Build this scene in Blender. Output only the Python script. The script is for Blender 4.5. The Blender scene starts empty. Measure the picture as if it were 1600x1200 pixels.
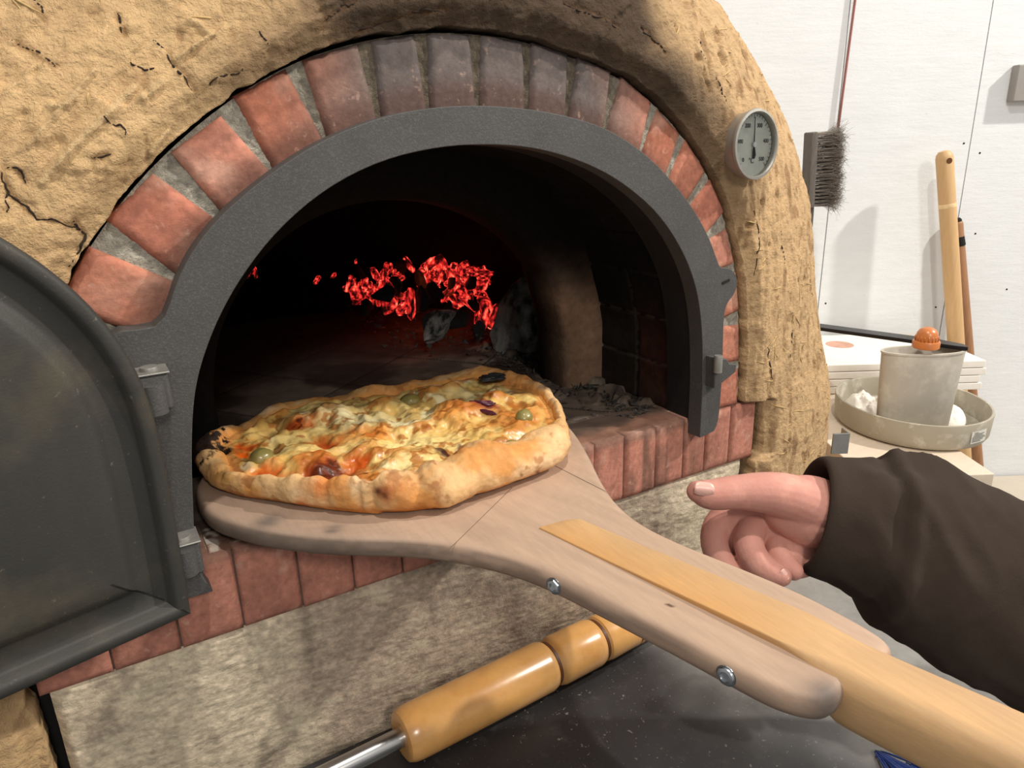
import bpy, bmesh, math, random
import numpy as np
from mathutils import Vector, Matrix

# ------------------------------------------------------------------ camera
YAW, PITCH, ROLL, FPX = 0.5383690, 0.3177281, -0.0300905, 1124.78
CAM = np.array([-0.32388, -0.58, 0.32030])
_fw = np.array([math.sin(YAW)*math.cos(PITCH), math.cos(YAW)*math.cos(PITCH), -math.sin(PITCH)])
_r = np.array([math.cos(YAW), -math.sin(YAW), 0.0]); _u = np.cross(_r, _fw)
_R = _r*math.cos(ROLL)+_u*math.sin(ROLL); _U = -_r*math.sin(ROLL)+_u*math.cos(ROLL)
AX = np.array([math.cos(YAW), -math.sin(YAW), 0.0])      # room axis along the back wall
BX = np.array([math.sin(YAW), math.cos(YAW), 0.0])       # room axis towards the back wall
scn = bpy.context.scene
cd = bpy.data.cameras.new('camera'); cam = bpy.data.objects.new('camera', cd)
scn.collection.objects.link(cam)
cd.sensor_width = 36.0; cd.lens = FPX/1600*36.0; cd.clip_start = 0.02
m = Matrix.Identity(4)
for i in range(3):
    m[i][0] = _R[i]; m[i][1] = _U[i]; m[i][2] = -_fw[i]; m[i][3] = CAM[i]
cam.matrix_world = m
scn.camera = cam

# ------------------------------------------------------------------ light and exposure
w = bpy.data.worlds.new('room_light'); scn.world = w; w.use_nodes = True
w.node_tree.nodes['Background'].inputs[0].default_value = (1.0, 0.975, 0.94, 1)
w.node_tree.nodes['Background'].inputs[1].default_value = 0.55
def area(name, loc, target, size, power, color):
    l = bpy.data.lights.new(name, 'AREA'); l.shape = 'DISK'; l.size = size; l.energy = power; l.color = color
    o = bpy.data.objects.new(name, l); scn.collection.objects.link(o)
    o.location = loc
    o.rotation_euler = (Vector(target)-Vector(loc)).to_track_quat('-Z', 'Y').to_euler()
    return o
area('ceiling_lamp_right', (2.50, -1.30, 2.12), (0.0, 0.0, 0.0), 0.10, 94, (1.0, 0.945, 0.86))
area('ceiling_lamp_above', (-0.02, -0.62, 2.05), (0.0, 0.0, 0.0), 0.07, 24, (1.0, 0.945, 0.86))
area('ceiling_lamp_front', (-0.45, -2.7, 1.75), (0.0, 0.0, 0.0), 0.45, 32, (1.0, 0.94, 0.86))
vs = scn.view_settings
vs.view_transform = 'Standard'; vs.look = 'None'; vs.exposure = -0.12; vs.gamma = 1.0
try: vs.use_curve_mapping = False
except Exception: pass

# ------------------------------------------------------------------ helpers: projection
def rays(p):
    p = np.array(p, float).reshape(-1, 2)
    return _fw[None]*FPX + (p[:, 0:1]-800)*_R - (p[:, 1:2]-600)*_U
def at_y(p, y):
    d = rays(p); return CAM + d*((y-CAM[1])/d[:, 1])[:, None]
def at_z(p, z):
    d = rays(p); return CAM + d*((z-CAM[2])/d[:, 2])[:, None]
def at_b(p, b):
    d = rays(p); return CAM + d*(b/(d@BX))[:, None]
def at_d(px, py, d):            # at distance d along the view axis
    r = rays([(px, py)])[0]/FPX; return CAM + r*d
def room(a, b, z):              # room coordinates -> world
    v = CAM + AX*a + BX*b; return np.array([v[0], v[1], z])

# ------------------------------------------------------------------ helpers: noise
def _h(ix, iy, iz, seed):
    n = (ix.astype(np.int64)*374761393 + iy.astype(np.int64)*668265263 + iz.astype(np.int64)*2147483647 + seed*1274126177) & 0xFFFFFFFF
    n = ((n ^ (n >> 13))*1274126177) & 0xFFFFFFFF
    n = ((n ^ (n >> 16))*2246822519) & 0xFFFFFFFF
    n = n ^ (n >> 15)
    return (n & 0xFFFFFF)/float(0xFFFFFF)
def vn(p, s=1.0, seed=0):
    p = np.asarray(p, float)*s; i = np.floor(p).astype(np.int64); f = p-i; f = f*f*(3-2*f)
    out = 0
    for dx in (0, 1):
        wx = f[..., 0] if dx else 1-f[..., 0]
        for dy in (0, 1):
            wy = f[..., 1] if dy else 1-f[..., 1]
            for dz in (0, 1):
                wz = f[..., 2] if dz else 1-f[..., 2]
                out = out + wx*wy*wz*_h(i[..., 0]+dx, i[..., 1]+dy, i[..., 2]+dz, seed)
    return out
def fbm(p, s=1.0, o=4, seed=0, g=0.5):
    t = 0; a = 1; n = 0
    for k in range(o):
        t = t+a*vn(p, s*(2.03**k), seed+k*17); n += a; a *= g
    return t/n
def ridge(p, s, o=3, seed=0):
    t = 0; a = 1; n = 0
    for k in range(o):
        t = t+a*(1-np.abs(2*vn(p, s*(2.1**k), seed+k*13)-1)); n += a; a *= .5
    return t/n
def sst(x, a, b):
    t = np.clip((x-a)/(b-a), 0, 1); return t*t*(3-2*t)
def seg_dist(P, poly):           # distance of (N,2) points to a polyline
    d = np.full(len(P), 9.0)
    for (a, b) in zip(poly[:-1], poly[1:]):
        a = np.array(a, float); b = np.array(b, float); ab = b-a
        t = np.clip(((P-a)@ab)/(ab@ab+1e-12), 0, 1)
        d = np.minimum(d, np.linalg.norm(P-a-t[:, None]*ab, axis=1))
    return d
def lin(c):
    c = np.asarray(c, float)/255.0
    return np.where(c <= .04045, c/12.92, ((c+.055)/1.055)**2.4)
def mixc(a, b, t):
    return a*(1-t[..., None]) + b*t[..., None]

# ------------------------------------------------------------------ helpers: materials
def NT(name):
    mt = bpy.data.materials.new(name); mt.use_nodes = True
    nt = mt.node_tree; b = nt.nodes['Principled BSDF']; return mt, nt, b
def _noise(nt, scale, detail=5, rough=.6, vec=None, stretch=None, dist=0):
    n = nt.nodes.new('ShaderNodeTexNoise'); n.inputs['Scale'].default_value = scale
    n.inputs['Detail'].default_value = detail; n.inputs['Roughness'].default_value = rough
    n.inputs['Distortion'].default_value = dist
    tc = nt.nodes.new('ShaderNodeTexCoord'); src = tc.outputs['Object']
    if stretch:
        mp = nt.nodes.new('ShaderNodeMapping'); mp.inputs['Scale'].default_value = stretch[0:3]
        if len(stretch) > 3: mp.inputs['Rotation'].default_value = stretch[3:6]
        nt.links.new(src, mp.inputs[0]); src = mp.outputs[0]
    nt.links.new(src, n.inputs['Vector']); return n.outputs['Fac']
def _ramp(nt, src, p0, p1, c0=(0, 0, 0, 1), c1=(1, 1, 1, 1)):
    r = nt.nodes.new('ShaderNodeValToRGB'); e = r.color_ramp.elements
    e[0].position = p0; e[1].position = p1; e[0].color = c0; e[1].color = c1
    nt.links.new(src, r.inputs[0]); return r.outputs[0]
def _mix(nt, fac, a, b, mode='MIX'):
    m_ = nt.nodes.new('ShaderNodeMix'); m_.data_type = 'RGBA'; m_.blend_type = mode
    for s, v in ((0, fac), (6, a), (7, b)):
        if hasattr(v, 'links') or isinstance(v, bpy.types.NodeSocket): nt.links.new(v, m_.inputs[s])
        elif s == 0: m_.inputs[0].default_value = v
        else: m_.inputs[s].default_value = v
    return m_.outputs[2]
def col4(c):
    l = lin(c); return (float(l[0]), float(l[1]), float(l[2]), 1)
def mat(name, base=None, rough=.7, metal=0.0, var=.25, vscale=30, stretch=None, spots=None, bumps=((80, .3, .002),), spec=.5, coat=0.0, sss=0.0, attr=False):
    """base sRGB 0-255 (or the object's pigment attribute), mottled by noise; spots = list of (scale, lo, hi, colour, amount)"""
    mt, nt, b = NT(name)
    if attr:
        at = nt.nodes.new('ShaderNodeAttribute'); at.attribute_name = 'Col'; c = at.outputs['Color']
    else:
        rgb = nt.nodes.new('ShaderNodeRGB'); rgb.outputs[0].default_value = col4(base); c = rgb.outputs[0]
    n = _noise(nt, vscale, 6, .65, stretch=stretch)
    g = _ramp(nt, n, .25, .75, (1-var, 1-var, 1-var, 1), (1+var*.6, 1+var*.6, 1+var*.6, 1))
    c = _mix(nt, 1.0, c, g, 'MULTIPLY')
    for (sc, lo, hi, cc, am) in (spots or ()):
        f = _ramp(nt, _noise(nt, sc, 4, .6), lo, hi)
        mm = nt.nodes.new('ShaderNodeMath'); mm.operation = 'MULTIPLY'; nt.links.new(f, mm.inputs[0]); mm.inputs[1].default_value = am
        c = _mix(nt, mm.outputs[0], c, col4(cc))
    nt.links.new(c, b.inputs['Base Color'])
    b.inputs['Roughness'].default_value = rough; b.inputs['Metallic'].default_value = metal
    b.inputs['Specular IOR Level'].default_value = spec
    b.inputs['Coat Weight'].default_value = coat; b.inputs['Coat Roughness'].default_value = .2
    if sss:
        b.inputs['Subsurface Weight'].default_value = sss; b.inputs['Subsurface Radius'].default_value = (1, .45, .25); b.inputs['Subsurface Scale'].default_value = .006
    prev = None
    for bb in bumps:
        h = _noise(nt, bb[0], 5, .65, stretch=bb[3] if len(bb) > 3 else None)
        bn = nt.nodes.new('ShaderNodeBump'); bn.inputs['Strength'].default_value = bb[1]; bn.inputs['Distance'].default_value = bb[2]
        nt.links.new(h, bn.inputs['Height'])
        if prev: nt.links.new(prev, bn.inputs['Normal'])
        prev = bn.outputs['Normal']
    if prev: nt.links.new(prev, b.inputs['Normal'])
    return mt

# ------------------------------------------------------------------ helpers: meshes
COL = scn.collection
def mesh_obj(name, V, F, mt, parent=None, smooth=True, cols=None, mods=None):
    me = bpy.data.meshes.new(name); me.from_pydata([tuple(map(float, v)) for v in V], [], [tuple(map(int, f)) for f in F]); me.update()
    if cols is not None:
        at = me.color_attributes.new('Col', 'FLOAT_COLOR', 'POINT')
        c4 = np.ones((len(V), 4), np.float32); c4[:, :3] = lin(cols); at.data.foreach_set('color', c4.ravel())
    bm = bmesh.new(); bm.from_mesh(me); bmesh.ops.recalc_face_normals(bm, faces=bm.faces); bm.to_mesh(me); bm.free()
    if smooth:
        me.polygons.foreach_set('use_smooth', [True]*len(me.polygons))
    me.materials.append(mt)
    o = bpy.data.objects.new(name, me); COL.objects.link(o)
    if parent: o.parent = parent
    return o
def bevel(o, wd, seg=2, ang=40):
    b = o.modifiers.new('bevel', 'BEVEL'); b.width = wd; b.segments = seg; b.limit_method = 'ANGLE'; b.angle_limit = math.radians(ang)
    if hasattr(o.data, 'polygons'):
        o.data.polygons.foreach_set('use_smooth', [True]*len(o.data.polygons))
        wn = o.modifiers.new('wn', 'WEIGHTED_NORMAL'); wn.keep_sharp = True
    return o
def grid_faces(n, m, closed_i=False, off=0):
    F = []
    for i in range(n if closed_i else n-1):
        i2 = (i+1) % n
        for j in range(m-1):
            F.append((off+i*m+j, off+i2*m+j, off+i2*m+j+1, off+i*m+j+1))
    return F
def prism(name, poly, fwd, d0, d1, mt, parent=None, bev=0, seg=2):
    """poly: list of 3D points (flat outline); extruded along fwd from d0 to d1"""
    P = np.array(poly, float); f = np.array(fwd, float); n = len(P)
    V = np.vstack([P+f*d0, P+f*d1])
    F = [tuple(range(n)), tuple(range(2*n-1, n-1, -1))]+[(i, (i+1) % n, n+(i+1) % n, n+i) for i in range(n)]
    o = mesh_obj(name, V, F, mt, parent, smooth=False)
    if bev: bevel(o, bev, seg)
    return o
def xz(poly, y=0.0):
    return [(p[0], y, p[1]) for p in poly]
def box(name, c, s, mt, parent=None, bev=0, axes=None, seg=2):
    c = np.array(c, float); ax = axes if axes is not None else np.eye(3)
    V = []
    for k in range(8):
        V.append(c + ax[0]*s[0]/2*(1 if k & 1 else -1) + ax[1]*s[1]/2*(1 if k & 2 else -1) + ax[2]*s[2]/2*(1 if k & 4 else -1))
    F = [(0, 1, 3, 2), (4, 6, 7, 5), (0, 4, 5, 1), (2, 3, 7, 6), (0, 2, 6, 4), (1, 5, 7, 3)]
    o = mesh_obj(name, V, F, mt, parent, smooth=False)
    if bev: bevel(o, bev, seg)
    return o
def lathe(name, prof, origin, axis, mt, parent=None, n=48, smooth=True, squash=None, updir=None, cols=None):
    """prof: list of (radius, height) along axis"""
    ax = Vector(axis).normalized(); up = Vector(updir) if updir is not None else (Vector((0, 0, 1)) if abs(ax.z) < .9 else Vector((1, 0, 0)))
    e1 = (up-ax*up.dot(ax)).normalized(); e2 = ax.cross(e1)
    sq = squash or (1, 1); V = []; F = []
    for (r, h) in prof:
        for k in range(n):
            a = 2*math.pi*k/n
            V.append(Vector(origin)+ax*h+e1*(r*math.cos(a)*sq[0])+e2*(r*math.sin(a)*sq[1]))
    for j in range(len(prof)-1):
        for k in range(n):
            F.append((j*n+k, j*n+(k+1) % n, (j+1)*n+(k+1) % n, (j+1)*n+k))
    F.append(tuple(range(n))); F.append(tuple((len(prof)-1)*n+k for k in range(n)))
    o = mesh_obj(name, V, F, mt, parent, smooth=False)
    o.data.polygons.foreach_set('use_smooth', [True]*(len(F)-2)+[False]*2)
    es = o.modifiers.new('split', 'EDGE_SPLIT'); es.split_angle = math.radians(38)
    return o
def tube_data(pts, rads, n=10, squash=None, cap=True):
    P = np.array(pts, float); V = []; F = []
    N = len(P); T = np.gradient(P, axis=0); T /= np.linalg.norm(T, axis=1)[:, None]+1e-12
    ref = np.array([0, 0, 1.0]) if abs(T[0][2]) < .9 else np.array([1.0, 0, 0])
    e1 = np.cross(T[0], ref); e1 /= np.linalg.norm(e1)
    for i in range(N):
        e1 = e1 - T[i]*(e1@T[i]); e1 /= np.linalg.norm(e1); e2 = np.cross(T[i], e1)
        r = rads[i] if hasattr(rads, '__len__') else rads
        ra, rb = (r if hasattr(r, '__len__') else (r, r))
        for k in range(n):
            a = 2*math.pi*k/n; V.append(P[i]+e1*ra*math.cos(a)+e2*rb*math.sin(a))
    F = [(i*n+k, i*n+(k+1) % n, (i+1)*n+(k+1) % n, (i+1)*n+k) for i in range(N-1) for k in range(n)]
    if cap: F += [tuple(range(n))[::-1], tuple((N-1)*n+k for k in range(n))]
    return V, F
def join(parts):
    V = []; F = []
    for (v, f) in parts:
        o = len(V); V += list(v); F += [tuple(i+o for i in ff) for ff in f]
    return V, F
def thing(name, label, cat, loc=(0, 0, 0), group=None):
    o = bpy.data.objects.new(name, None); o.empty_display_size = .05; COL.objects.link(o); o['label'] = label; o['category'] = cat
    o.location = loc
    if group: o['group'] = group
    return o
def settle(root):               # children were built in world coordinates
    bpy.context.view_layer.update()
    inv = root.matrix_world.inverted()
    for c in root.children: c.matrix_parent_inverse = inv
def tag(o, label, cat, group=None, kind=None):
    o['label'] = label; o['category'] = cat
    if group: o['group'] = group
    if kind: o['kind'] = kind
    return o
def struct(o):
    o['kind'] = 'structure'; return o
def plabel(o, label): o['label'] = label; return o
def resample(P, n):
    P = np.array(P, float); d = np.r_[0, np.cumsum(np.linalg.norm(np.diff(P, axis=0), axis=1))]
    t = np.linspace(0, d[-1], n); return np.stack([np.interp(t, d, P[:, k]) for k in range(P.shape[1])], 1)
def smoothc(P, it=2, closed=False):
    P = np.array(P, float)
    for _ in range(it):                      # Chaikin
        Q = []
        n = len(P)
        for i in range(n if closed else n-1):
            a = P[i]; b = P[(i+1) % n]; Q += [a*.75+b*.25, a*.25+b*.75]
        if not closed: Q = [P[0]]+Q+[P[-1]]
        P = np.array(Q)
    return P
rng = random.Random(7); nr = np.random.RandomState(5)

# ================================================================== materials
M_clay = mat('clay_plaster', attr=True, rough=.92, var=.16, vscale=55, spec=.2,
             bumps=((420, .8, .0014), (170, .9, .0028), (90, .5, .004), (35, .35, .004, (1, 1, 3.5, .5, .6, 0))))
M_brick = mat('fired_brick', attr=True, rough=.88, var=.3, vscale=160, spec=.25, spots=[(120, .62, .72, (205, 170, 150), .35)], bumps=((350, .5, .0008), (90, .4, .0015)))
M_mortar = mat('grey_mortar', attr=True, rough=.95, var=.35, vscale=400, spec=.2, bumps=((600, .9, .0015), (150, .5, .002)))
M_conc = mat('concrete', attr=True, rough=.95, var=.28, vscale=230, spec=.2, spots=[(130, .6, .7, (205, 194, 168), .4), (90, .62, .74, (110, 98, 86), .4)], bumps=((260, .7, .0015), (90, .5, .002, (.6, 1, 2.4, 0, .12, 0))))
M_iron = mat('cast_iron', (80, 79, 78), rough=.62, metal=.25, var=.2, vscale=14, spots=[(700, .5, .7, (124, 121, 116), .3), (22, .55, .75, (74, 73, 72), .5)], bumps=((700, .6, .0006), (260, .4, .0006)), spec=.4)
M_irondoor = mat('door_iron', (62, 61, 58), rough=.58, metal=.35, var=.35, vscale=7, stretch=(1, 1, .35), spots=[(12, .52, .72, (98, 90, 72), .55), (200, .66, .73, (140, 134, 122), .3)], bumps=((500, .35, .0006),), spec=.4)
M_ironpale = mat('pale_iron', (150, 148, 142), rough=.5, metal=.6, var=.3, vscale=60)  # paler iron for the pins and bracket caps
M_soot = mat('soot', attr=True, rough=.95, var=.35, vscale=90, spec=.1, bumps=((200, .6, .002),))  # also carries the shade painted into the inner ring
M_floor = mat('hearth_tiles', attr=True, rough=.9, var=.25, vscale=45, spec=.15, bumps=((220, .6, .0012),))
M_steel = mat('brushed_steel', (196, 196, 196), rough=.28, metal=1.0, var=.08, vscale=30, bumps=())
M_zinc = mat('zinc_bolt', (188, 192, 196), rough=.3, metal=1.0, var=.2, vscale=200, bumps=())
M_black = mat('black_groove', (14, 12, 11), rough=.9, var=.1)
M_counter = mat('black_counter', attr=True, rough=.42, var=.3, vscale=22, spec=.55, spots=[(170, .66, .70, (150, 145, 138), .6), (60, .58, .8, (88, 84, 80), .5), (420, .68, .72, (205, 200, 190), .6)], bumps=((160, .15, .0008),))

# ================================================================== oven
OVEN = thing('pizza_oven', 'domed clay pizza oven with red brick arch and open black iron door', 'oven', (0, .012, -.25))
ZC = .0985
# --- brick arch: each voussoir traced as a quad on the face plane
BF = .012
bricks = [  # outer a, outer b, inner b, inner a  (pixel corners)
 [(92,476),(140,386),(269,439),(232,530)], [(165,344),(240,271),(337,342),(275,429)], [(268,238),(346,181),(419,264),(345,329)],
 [(366,150),(448,107),(505,214),(426,262)], [(474,93),(560,69),(590,184),(512,212)], [(583,63),(650,53),(668,167),(598,181)],
 [(670,52),(736,53),(746,164),(674,166)], [(754,54),(820,65),(822,171),(752,165)], [(834,66),(890,84),(885,184),(828,172)],
 [(906,89),(957,112),(944,206),(890,186)], [(974,120),(1020,160),(1000,240),(950,209)], [(1030,170),(1066,209),(1041,281),(1005,243)],
 [(1074,218),(1105,268),(1073,319),(1046,287)], [(1112,281),(1134,331),(1101,371),(1079,326)], [(1138,357),(1151,412),(1119,424),(1106,379)],
 [(1152,426),(1157,485),(1124,502),(1119,440)], [(1157,508),(1157,564),(1122,570),(1123,512)], [(1156,577),(1154,632),(1117,640),(1119,580)]]
BW = []
for qd in bricks:
    p = at_y(qd, BF)[:, [0, 2]]; BW.append([p[0], p[1], p[2]+(p[2]-p[1])*.22, p[3]+(p[3]-p[0])*.22])
for k in (17, 16, 15):                        # mirrored courses on the left, behind the door
    b_ = BW[k]; BW.append([(-b_[0][0], b_[0][1]), (-b_[1][0], b_[1][1]), (-b_[2][0], b_[2][1]), (-b_[3][0], b_[3][1])])
V = []; F = []; CC = []
def brick_patch(quad, y, depth, n=13, rad=.003, seed=0, colf=None, axis='y'):
    q = [np.array(c, float) for c in quad]; off = len(V)
    u = np.linspace(0, 1, n); L1 = np.linalg.norm(q[1]-q[0]); L2 = np.linalg.norm(q[3]-q[0])
    for i in range(n):
        for j in range(n):
            p = q[0]*(1-u[i])*(1-u[j])+q[1]*u[i]*(1-u[j])+q[2]*u[i]*u[j]+q[3]*(1-u[i])*u[j]
            e = min(u[i], 1-u[i])*L1; e2 = min(u[j], 1-u[j])*L2; ee = min(e, e2)
            V.append((p[0], y+rad*max(0, 1-ee/rad)**2 if ee < rad else y, p[1]))
    F.extend(grid_faces(n, n, off=off))
    bd = [(i, 0) for i in range(n)]+[(n-1, j) for j in range(1, n)]+[(i, n-1) for i in range(n-2, -1, -1)]+[(0, j) for j in range(n-2, 0, -1)]
    o2 = len(V)
    for (i, j) in bd:
        v = V[off+i*n+j]; V.append((v[0], y+depth, v[2]))
    for k in range(len(bd)):
        a = bd[k]; b = bd[(k+1) % len(bd)]
        F.append((off+a[0]*n+a[1], off+b[0]*n+b[1], o2+(k+1) % len(bd), o2+k))
    P = np.array(V[off:]); c = colf(P, seed); CC.append(c)
def sootmask(P):                               # smoke stain fanning out above the top of the mouth
    x = P[:, 0]; z = P[:, 2]
    m_ = 1-sst(np.abs(x-.02)+ .05*(fbm(P, 14, 3, 3)-.5), .07, .215)
    return m_*sst(z, .2, .3)
def grit(c, P):
    return np.clip(c*(.88+.24*fbm(P, 330, 3, 91)[:, None]), 0, 250)
def brickcol(P, s):
    base = np.array([(184, 120, 98), (178, 114, 94), (186, 126, 106), (174, 110, 88)][s % 4], float)
    c = np.tile(base, (len(P), 1)); n = fbm(P, 40, 4, s); c = c*(.84+.34*n[:, None])
    c = grit(mixc(c, np.array([206, 166, 146.]), sst(fbm(P, 32, 4, 50+s), .5, .75)*.6), P)
    sm = sootmask(P); c = mixc(c, np.array([104, 98, 96.])*(.85+.3*n[:, None]), np.clip(sm*1.05, 0, .93))
    rad = np.hypot(P[:, 0]/.30, (P[:, 2]-ZC)/.262)      # scorch line next to the iron frame
    return mixc(c, np.array([88, 62, 54.]), (1-sst(rad, 1.02, 1.09))*.6)
for k, qd in enumerate(BW): brick_patch(qd, BF+nr.uniform(-.001, .001), .05, 13, .0035, k, brickcol)
mesh_obj('brick_arch', V, F, M_brick, OVEN, cols=np.vstack(CC))
# --- mortar bed behind / between the bricks
outline = [(-.41, .0), (-.372, .01), (-.368, .12)]+[tuple(p) for p in at_y([(108,440),(170,342),(240,257),(345,165),(455,98),(560,64),(655,50),(740,51),(830,64),(960,113),(1025,160),(1070,212),(1110,272),(1137,345),(1152,412),(1158,487),(1158,565),(1156,632)], BF)[:, [0, 2]]]+[(.40, .0)]
HO = np.array(outline)
arc = smoothc(HO[2:-1], 2); HO = np.vstack([HO[:2], arc, HO[-1:]])
o_ = resample(HO, 500); cn = np.array([0, ZC])
V = []; nrg = 26
for p in o_:
    d = p-np.array([0, max(0, min(p[1], ZC))])
    for j in range(nrg):
        t = j/(nrg-1); q_ = p-d/np.linalg.norm(d)*t*.078; V.append((q_[0], BF+.0045, q_[1]))
V = np.array(V); V[:, 1] += (fbm(V, 260, 3, 4)-.5)*.004
c = np.tile(np.array([172, 166, 152.]), (len(V), 1)); c = mixc(c, np.array([104, 92, 78.]), np.clip(sootmask(V), 0, .85)); c = c*(.75+.5*fbm(V, 300, 2, 9)[:, None])
mesh_obj('mortar', V, grid_faces(500, nrg), M_mortar, OVEN, cols=c)

# --- sill bricks
V = []; F = []; CC = []
def sillcol(P, s):
    c = np.tile(np.array([180, 122, 104.]), (len(P), 1))*(.85+.3*fbm(P, 35, 4, s)[:, None])
    c = grit(c, P); st = fbm(P*np.array([1, 1, .18]), 90, 3, 77)                 # soot runs down the face
    c = mixc(c, np.array([92, 70, 60.]), sst(st, .45, .75)*.6*(1-sst(np.abs(P[:, 0]-.08), .12, .3)))
    c = mixc(c, np.array([110, 84, 72.]), sst(P[:, 2]+.012*(fbm(P, 60, 2, 5)-.5), -.014, -.003)*.75*(1-sst(P[:, 0], .27, .29)))
    c = mixc(c, np.array([214, 176, 156.]), sst(fbm(P, 60, 3, 8+s), .62, .8)*.55)
    return mixc(c, np.array([88, 78, 70.]), sst(P[:, 1], .02, .05)*.9)
jx = at_y([(60,1092),(180,1052),(286,1016),(384,984),(476,952),(557,924),(632,898)], BF)[:, 0].tolist()
jr = at_y([(930,792),(976,778),(1024,762),(1068,748),(1101,737),(1139,724),(1176,712)], BF)[:, 0].tolist()
step = (jr[0]-jx[-1]); k_ = max(1, round(step/.06)); jj = jx+[jx[-1]+step*i/k_ for i in range(1, k_)]+jr
for k in range(len(jj)-1):
    g = .0009
    zt = 0.0+nr.uniform(-.0015, .0005)
    brick_patch([(jj[k]+g, -.08), (jj[k+1]-g, -.08), (jj[k+1]-g, zt), (jj[k]+g, zt)], BF+nr.uniform(-.0006, .0006), .075, 15, .0025, k, sillcol)
mesh_obj('sill_bricks', V, F, M_brick, OVEN, cols=np.vstack(CC))
box('sill_mortar', (0, .055, -.0415), (.80, .078, .076), mat('sill_mortar', (98, 80, 70), rough=.95, var=.4, vscale=200), OVEN)

# --- concrete base
n1, n2 = 420, 120
xs = np.linspace(-.405, .385, n1); zs = np.linspace(-.0805, -.262, n2)
X, Z = np.meshgrid(xs, zs, indexing='ij'); Pv = np.stack([X.ravel(), np.full(X.size, .0155), Z.ravel()], 1)
Pr = Pv.copy(); Pr[:, 2] += .12*Pr[:, 0]
dy = (ridge(Pr*np.array([.5, 1, 1.5]), 110, 4, 5)-.5)*.0016+(fbm(Pv, 25, 3, 6)-.5)*.006
edge = np.minimum(np.minimum(X+.405, .385-X), -.0805-Z).ravel(); dy += np.clip(.006-edge, 0, .006)*.8
Pv[:, 1] += dy
n_ = fbm(Pv, 18, 4, 11); gr_ = fbm(Pr*np.array([.7, 1, 1.2]), 190, 4, 13, .7); c = np.tile(np.array([214, 198, 172.]), (len(Pv), 1))*(.86+.25*n_[:, None])
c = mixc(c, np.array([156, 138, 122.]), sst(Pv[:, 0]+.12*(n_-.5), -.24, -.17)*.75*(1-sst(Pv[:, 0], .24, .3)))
c = mixc(c, np.array([112, 98, 86.]), sst(fbm(Pv*np.array([1, 1, .4]), 40, 4, 31), .56, .76)*.45)
c = c*(.74+.52*gr_[:, None]); c = mixc(c, np.array([212, 200, 172.]), sst(fbm(Pr*np.array([.4, 1, 1.6]), 80, 3, 21), .58, .75)*.55)
V = Pv.tolist(); F = grid_faces(n1, n2)
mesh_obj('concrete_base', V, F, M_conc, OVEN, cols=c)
box('base_core', (-.01, .36, -.171), (.775, .66, .176), M_black, OVEN)

# --- clay dome
leftc = [(-.412, -.262), (-.412, -.09), (-.416, -.08), (-.414, -.004), (-.378, .012)]
Hc = np.vstack([np.array(leftc), smoothc(HO[2:-2], 1)+0, [(.378, .01), (.402, -.002), (.406, -.075), (.392, -.085), (.392, -.262)]])
NI, NJ, NB = 980, 270, 26
Hc = resample(Hc, NI)
cz = np.clip(Hc[:, 1], -9, ZC)
Dd = Hc-np.stack([np.zeros(NI), np.where(Hc[:, 1] > ZC, ZC, Hc[:, 1])], 1); Dd /= np.linalg.norm(Dd, axis=1)[:, None]
for _ in range(30): Dd[1:-1] = (Dd[:-2]+Dd[1:-1]*2+Dd[2:])/4
Dd /= np.linalg.norm(Dd, axis=1)[:, None]
# hole edge wanders a little
wob = (fbm(np.c_[Hc, np.zeros(NI)], 60, 4, 2)-.42)*.006; Hc2 = Hc+Dd*(wob[:, None]+.0026)
A_ = .30-.09*np.clip(Dd[:, 1], 0, 1)**1.2+.055*np.clip((.12-Hc[:, 1])/.25, 0, 1)*(Hc[:, 0] > 0); Yf = .26
Hs = Hc2.copy()                              # the step of the sill is smoothed out away from the mouth
for _ in range(1500): Hs[1:-1] = (Hs[:-2]+Hs[1:-1]*2+Hs[2:])/4
ztop = sst(Hs[:, 1], .1, .2)[:, None]; Hs = Hs*(1-ztop)+Hc2*ztop
V = np.zeros((NI, NJ+NB, 3))
for j in range(NJ):
    if j < 4:
        V[:, j, 0] = Hc2[:, 0]; V[:, j, 2] = Hc2[:, 1]; V[:, j, 1] = BF+.022-.006*j; continue
    ph = (j-4)/(NJ-5)*math.pi/2
    rho = A_*math.sin(ph); y = .006-.010*sst(np.array(rho), 0, .02)+Yf*(1-math.cos(ph))
    bl = float(sst(np.array(ph), .05, .5)); HH = Hc2*(1-bl)+Hs*bl
    V[:, j, 0] = HH[:, 0]+Dd[:, 0]*rho; V[:, j, 2] = HH[:, 1]+Dd[:, 1]*rho; V[:, j, 1] = y
last = V[:, NJ-1].copy()
for k in range(NB):
    ps = (k+1)/NB*math.radians(90)
    V[:, NJ+k, 0] = last[:, 0]*math.cos(ps)
    zz = last[:, 2]; V[:, NJ+k, 2] = np.where(zz > 0, zz*math.cos(ps), zz)
    V[:, NJ+k, 1] = last[:, 1]+.68*math.sin(ps)
W = V.reshape(-1, 3)
xzP = W[:, [0, 2]]; side = sst(W[:, 0], .12, .3)
dr = np.stack([np.repeat(Dd[:, 0], NJ+NB), np.repeat(Dd[:, 1], NJ+NB)], 1)
phv = np.tile(np.r_[np.zeros(4), np.linspace(0, 1, NJ-4)*math.pi/2, np.full(NB, math.pi/2)], NI)
nrm = np.stack([dr[:, 0]*np.sin(phv), -np.cos(phv), dr[:, 1]*np.sin(phv)], 1)
ca, sa = math.cos(.72), math.sin(.72)
Rl = np.stack([W[:, 0]*ca+W[:, 2]*sa, W[:, 1], -W[:, 0]*sa+W[:, 2]*ca], 1)   # trowel direction on the left
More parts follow.
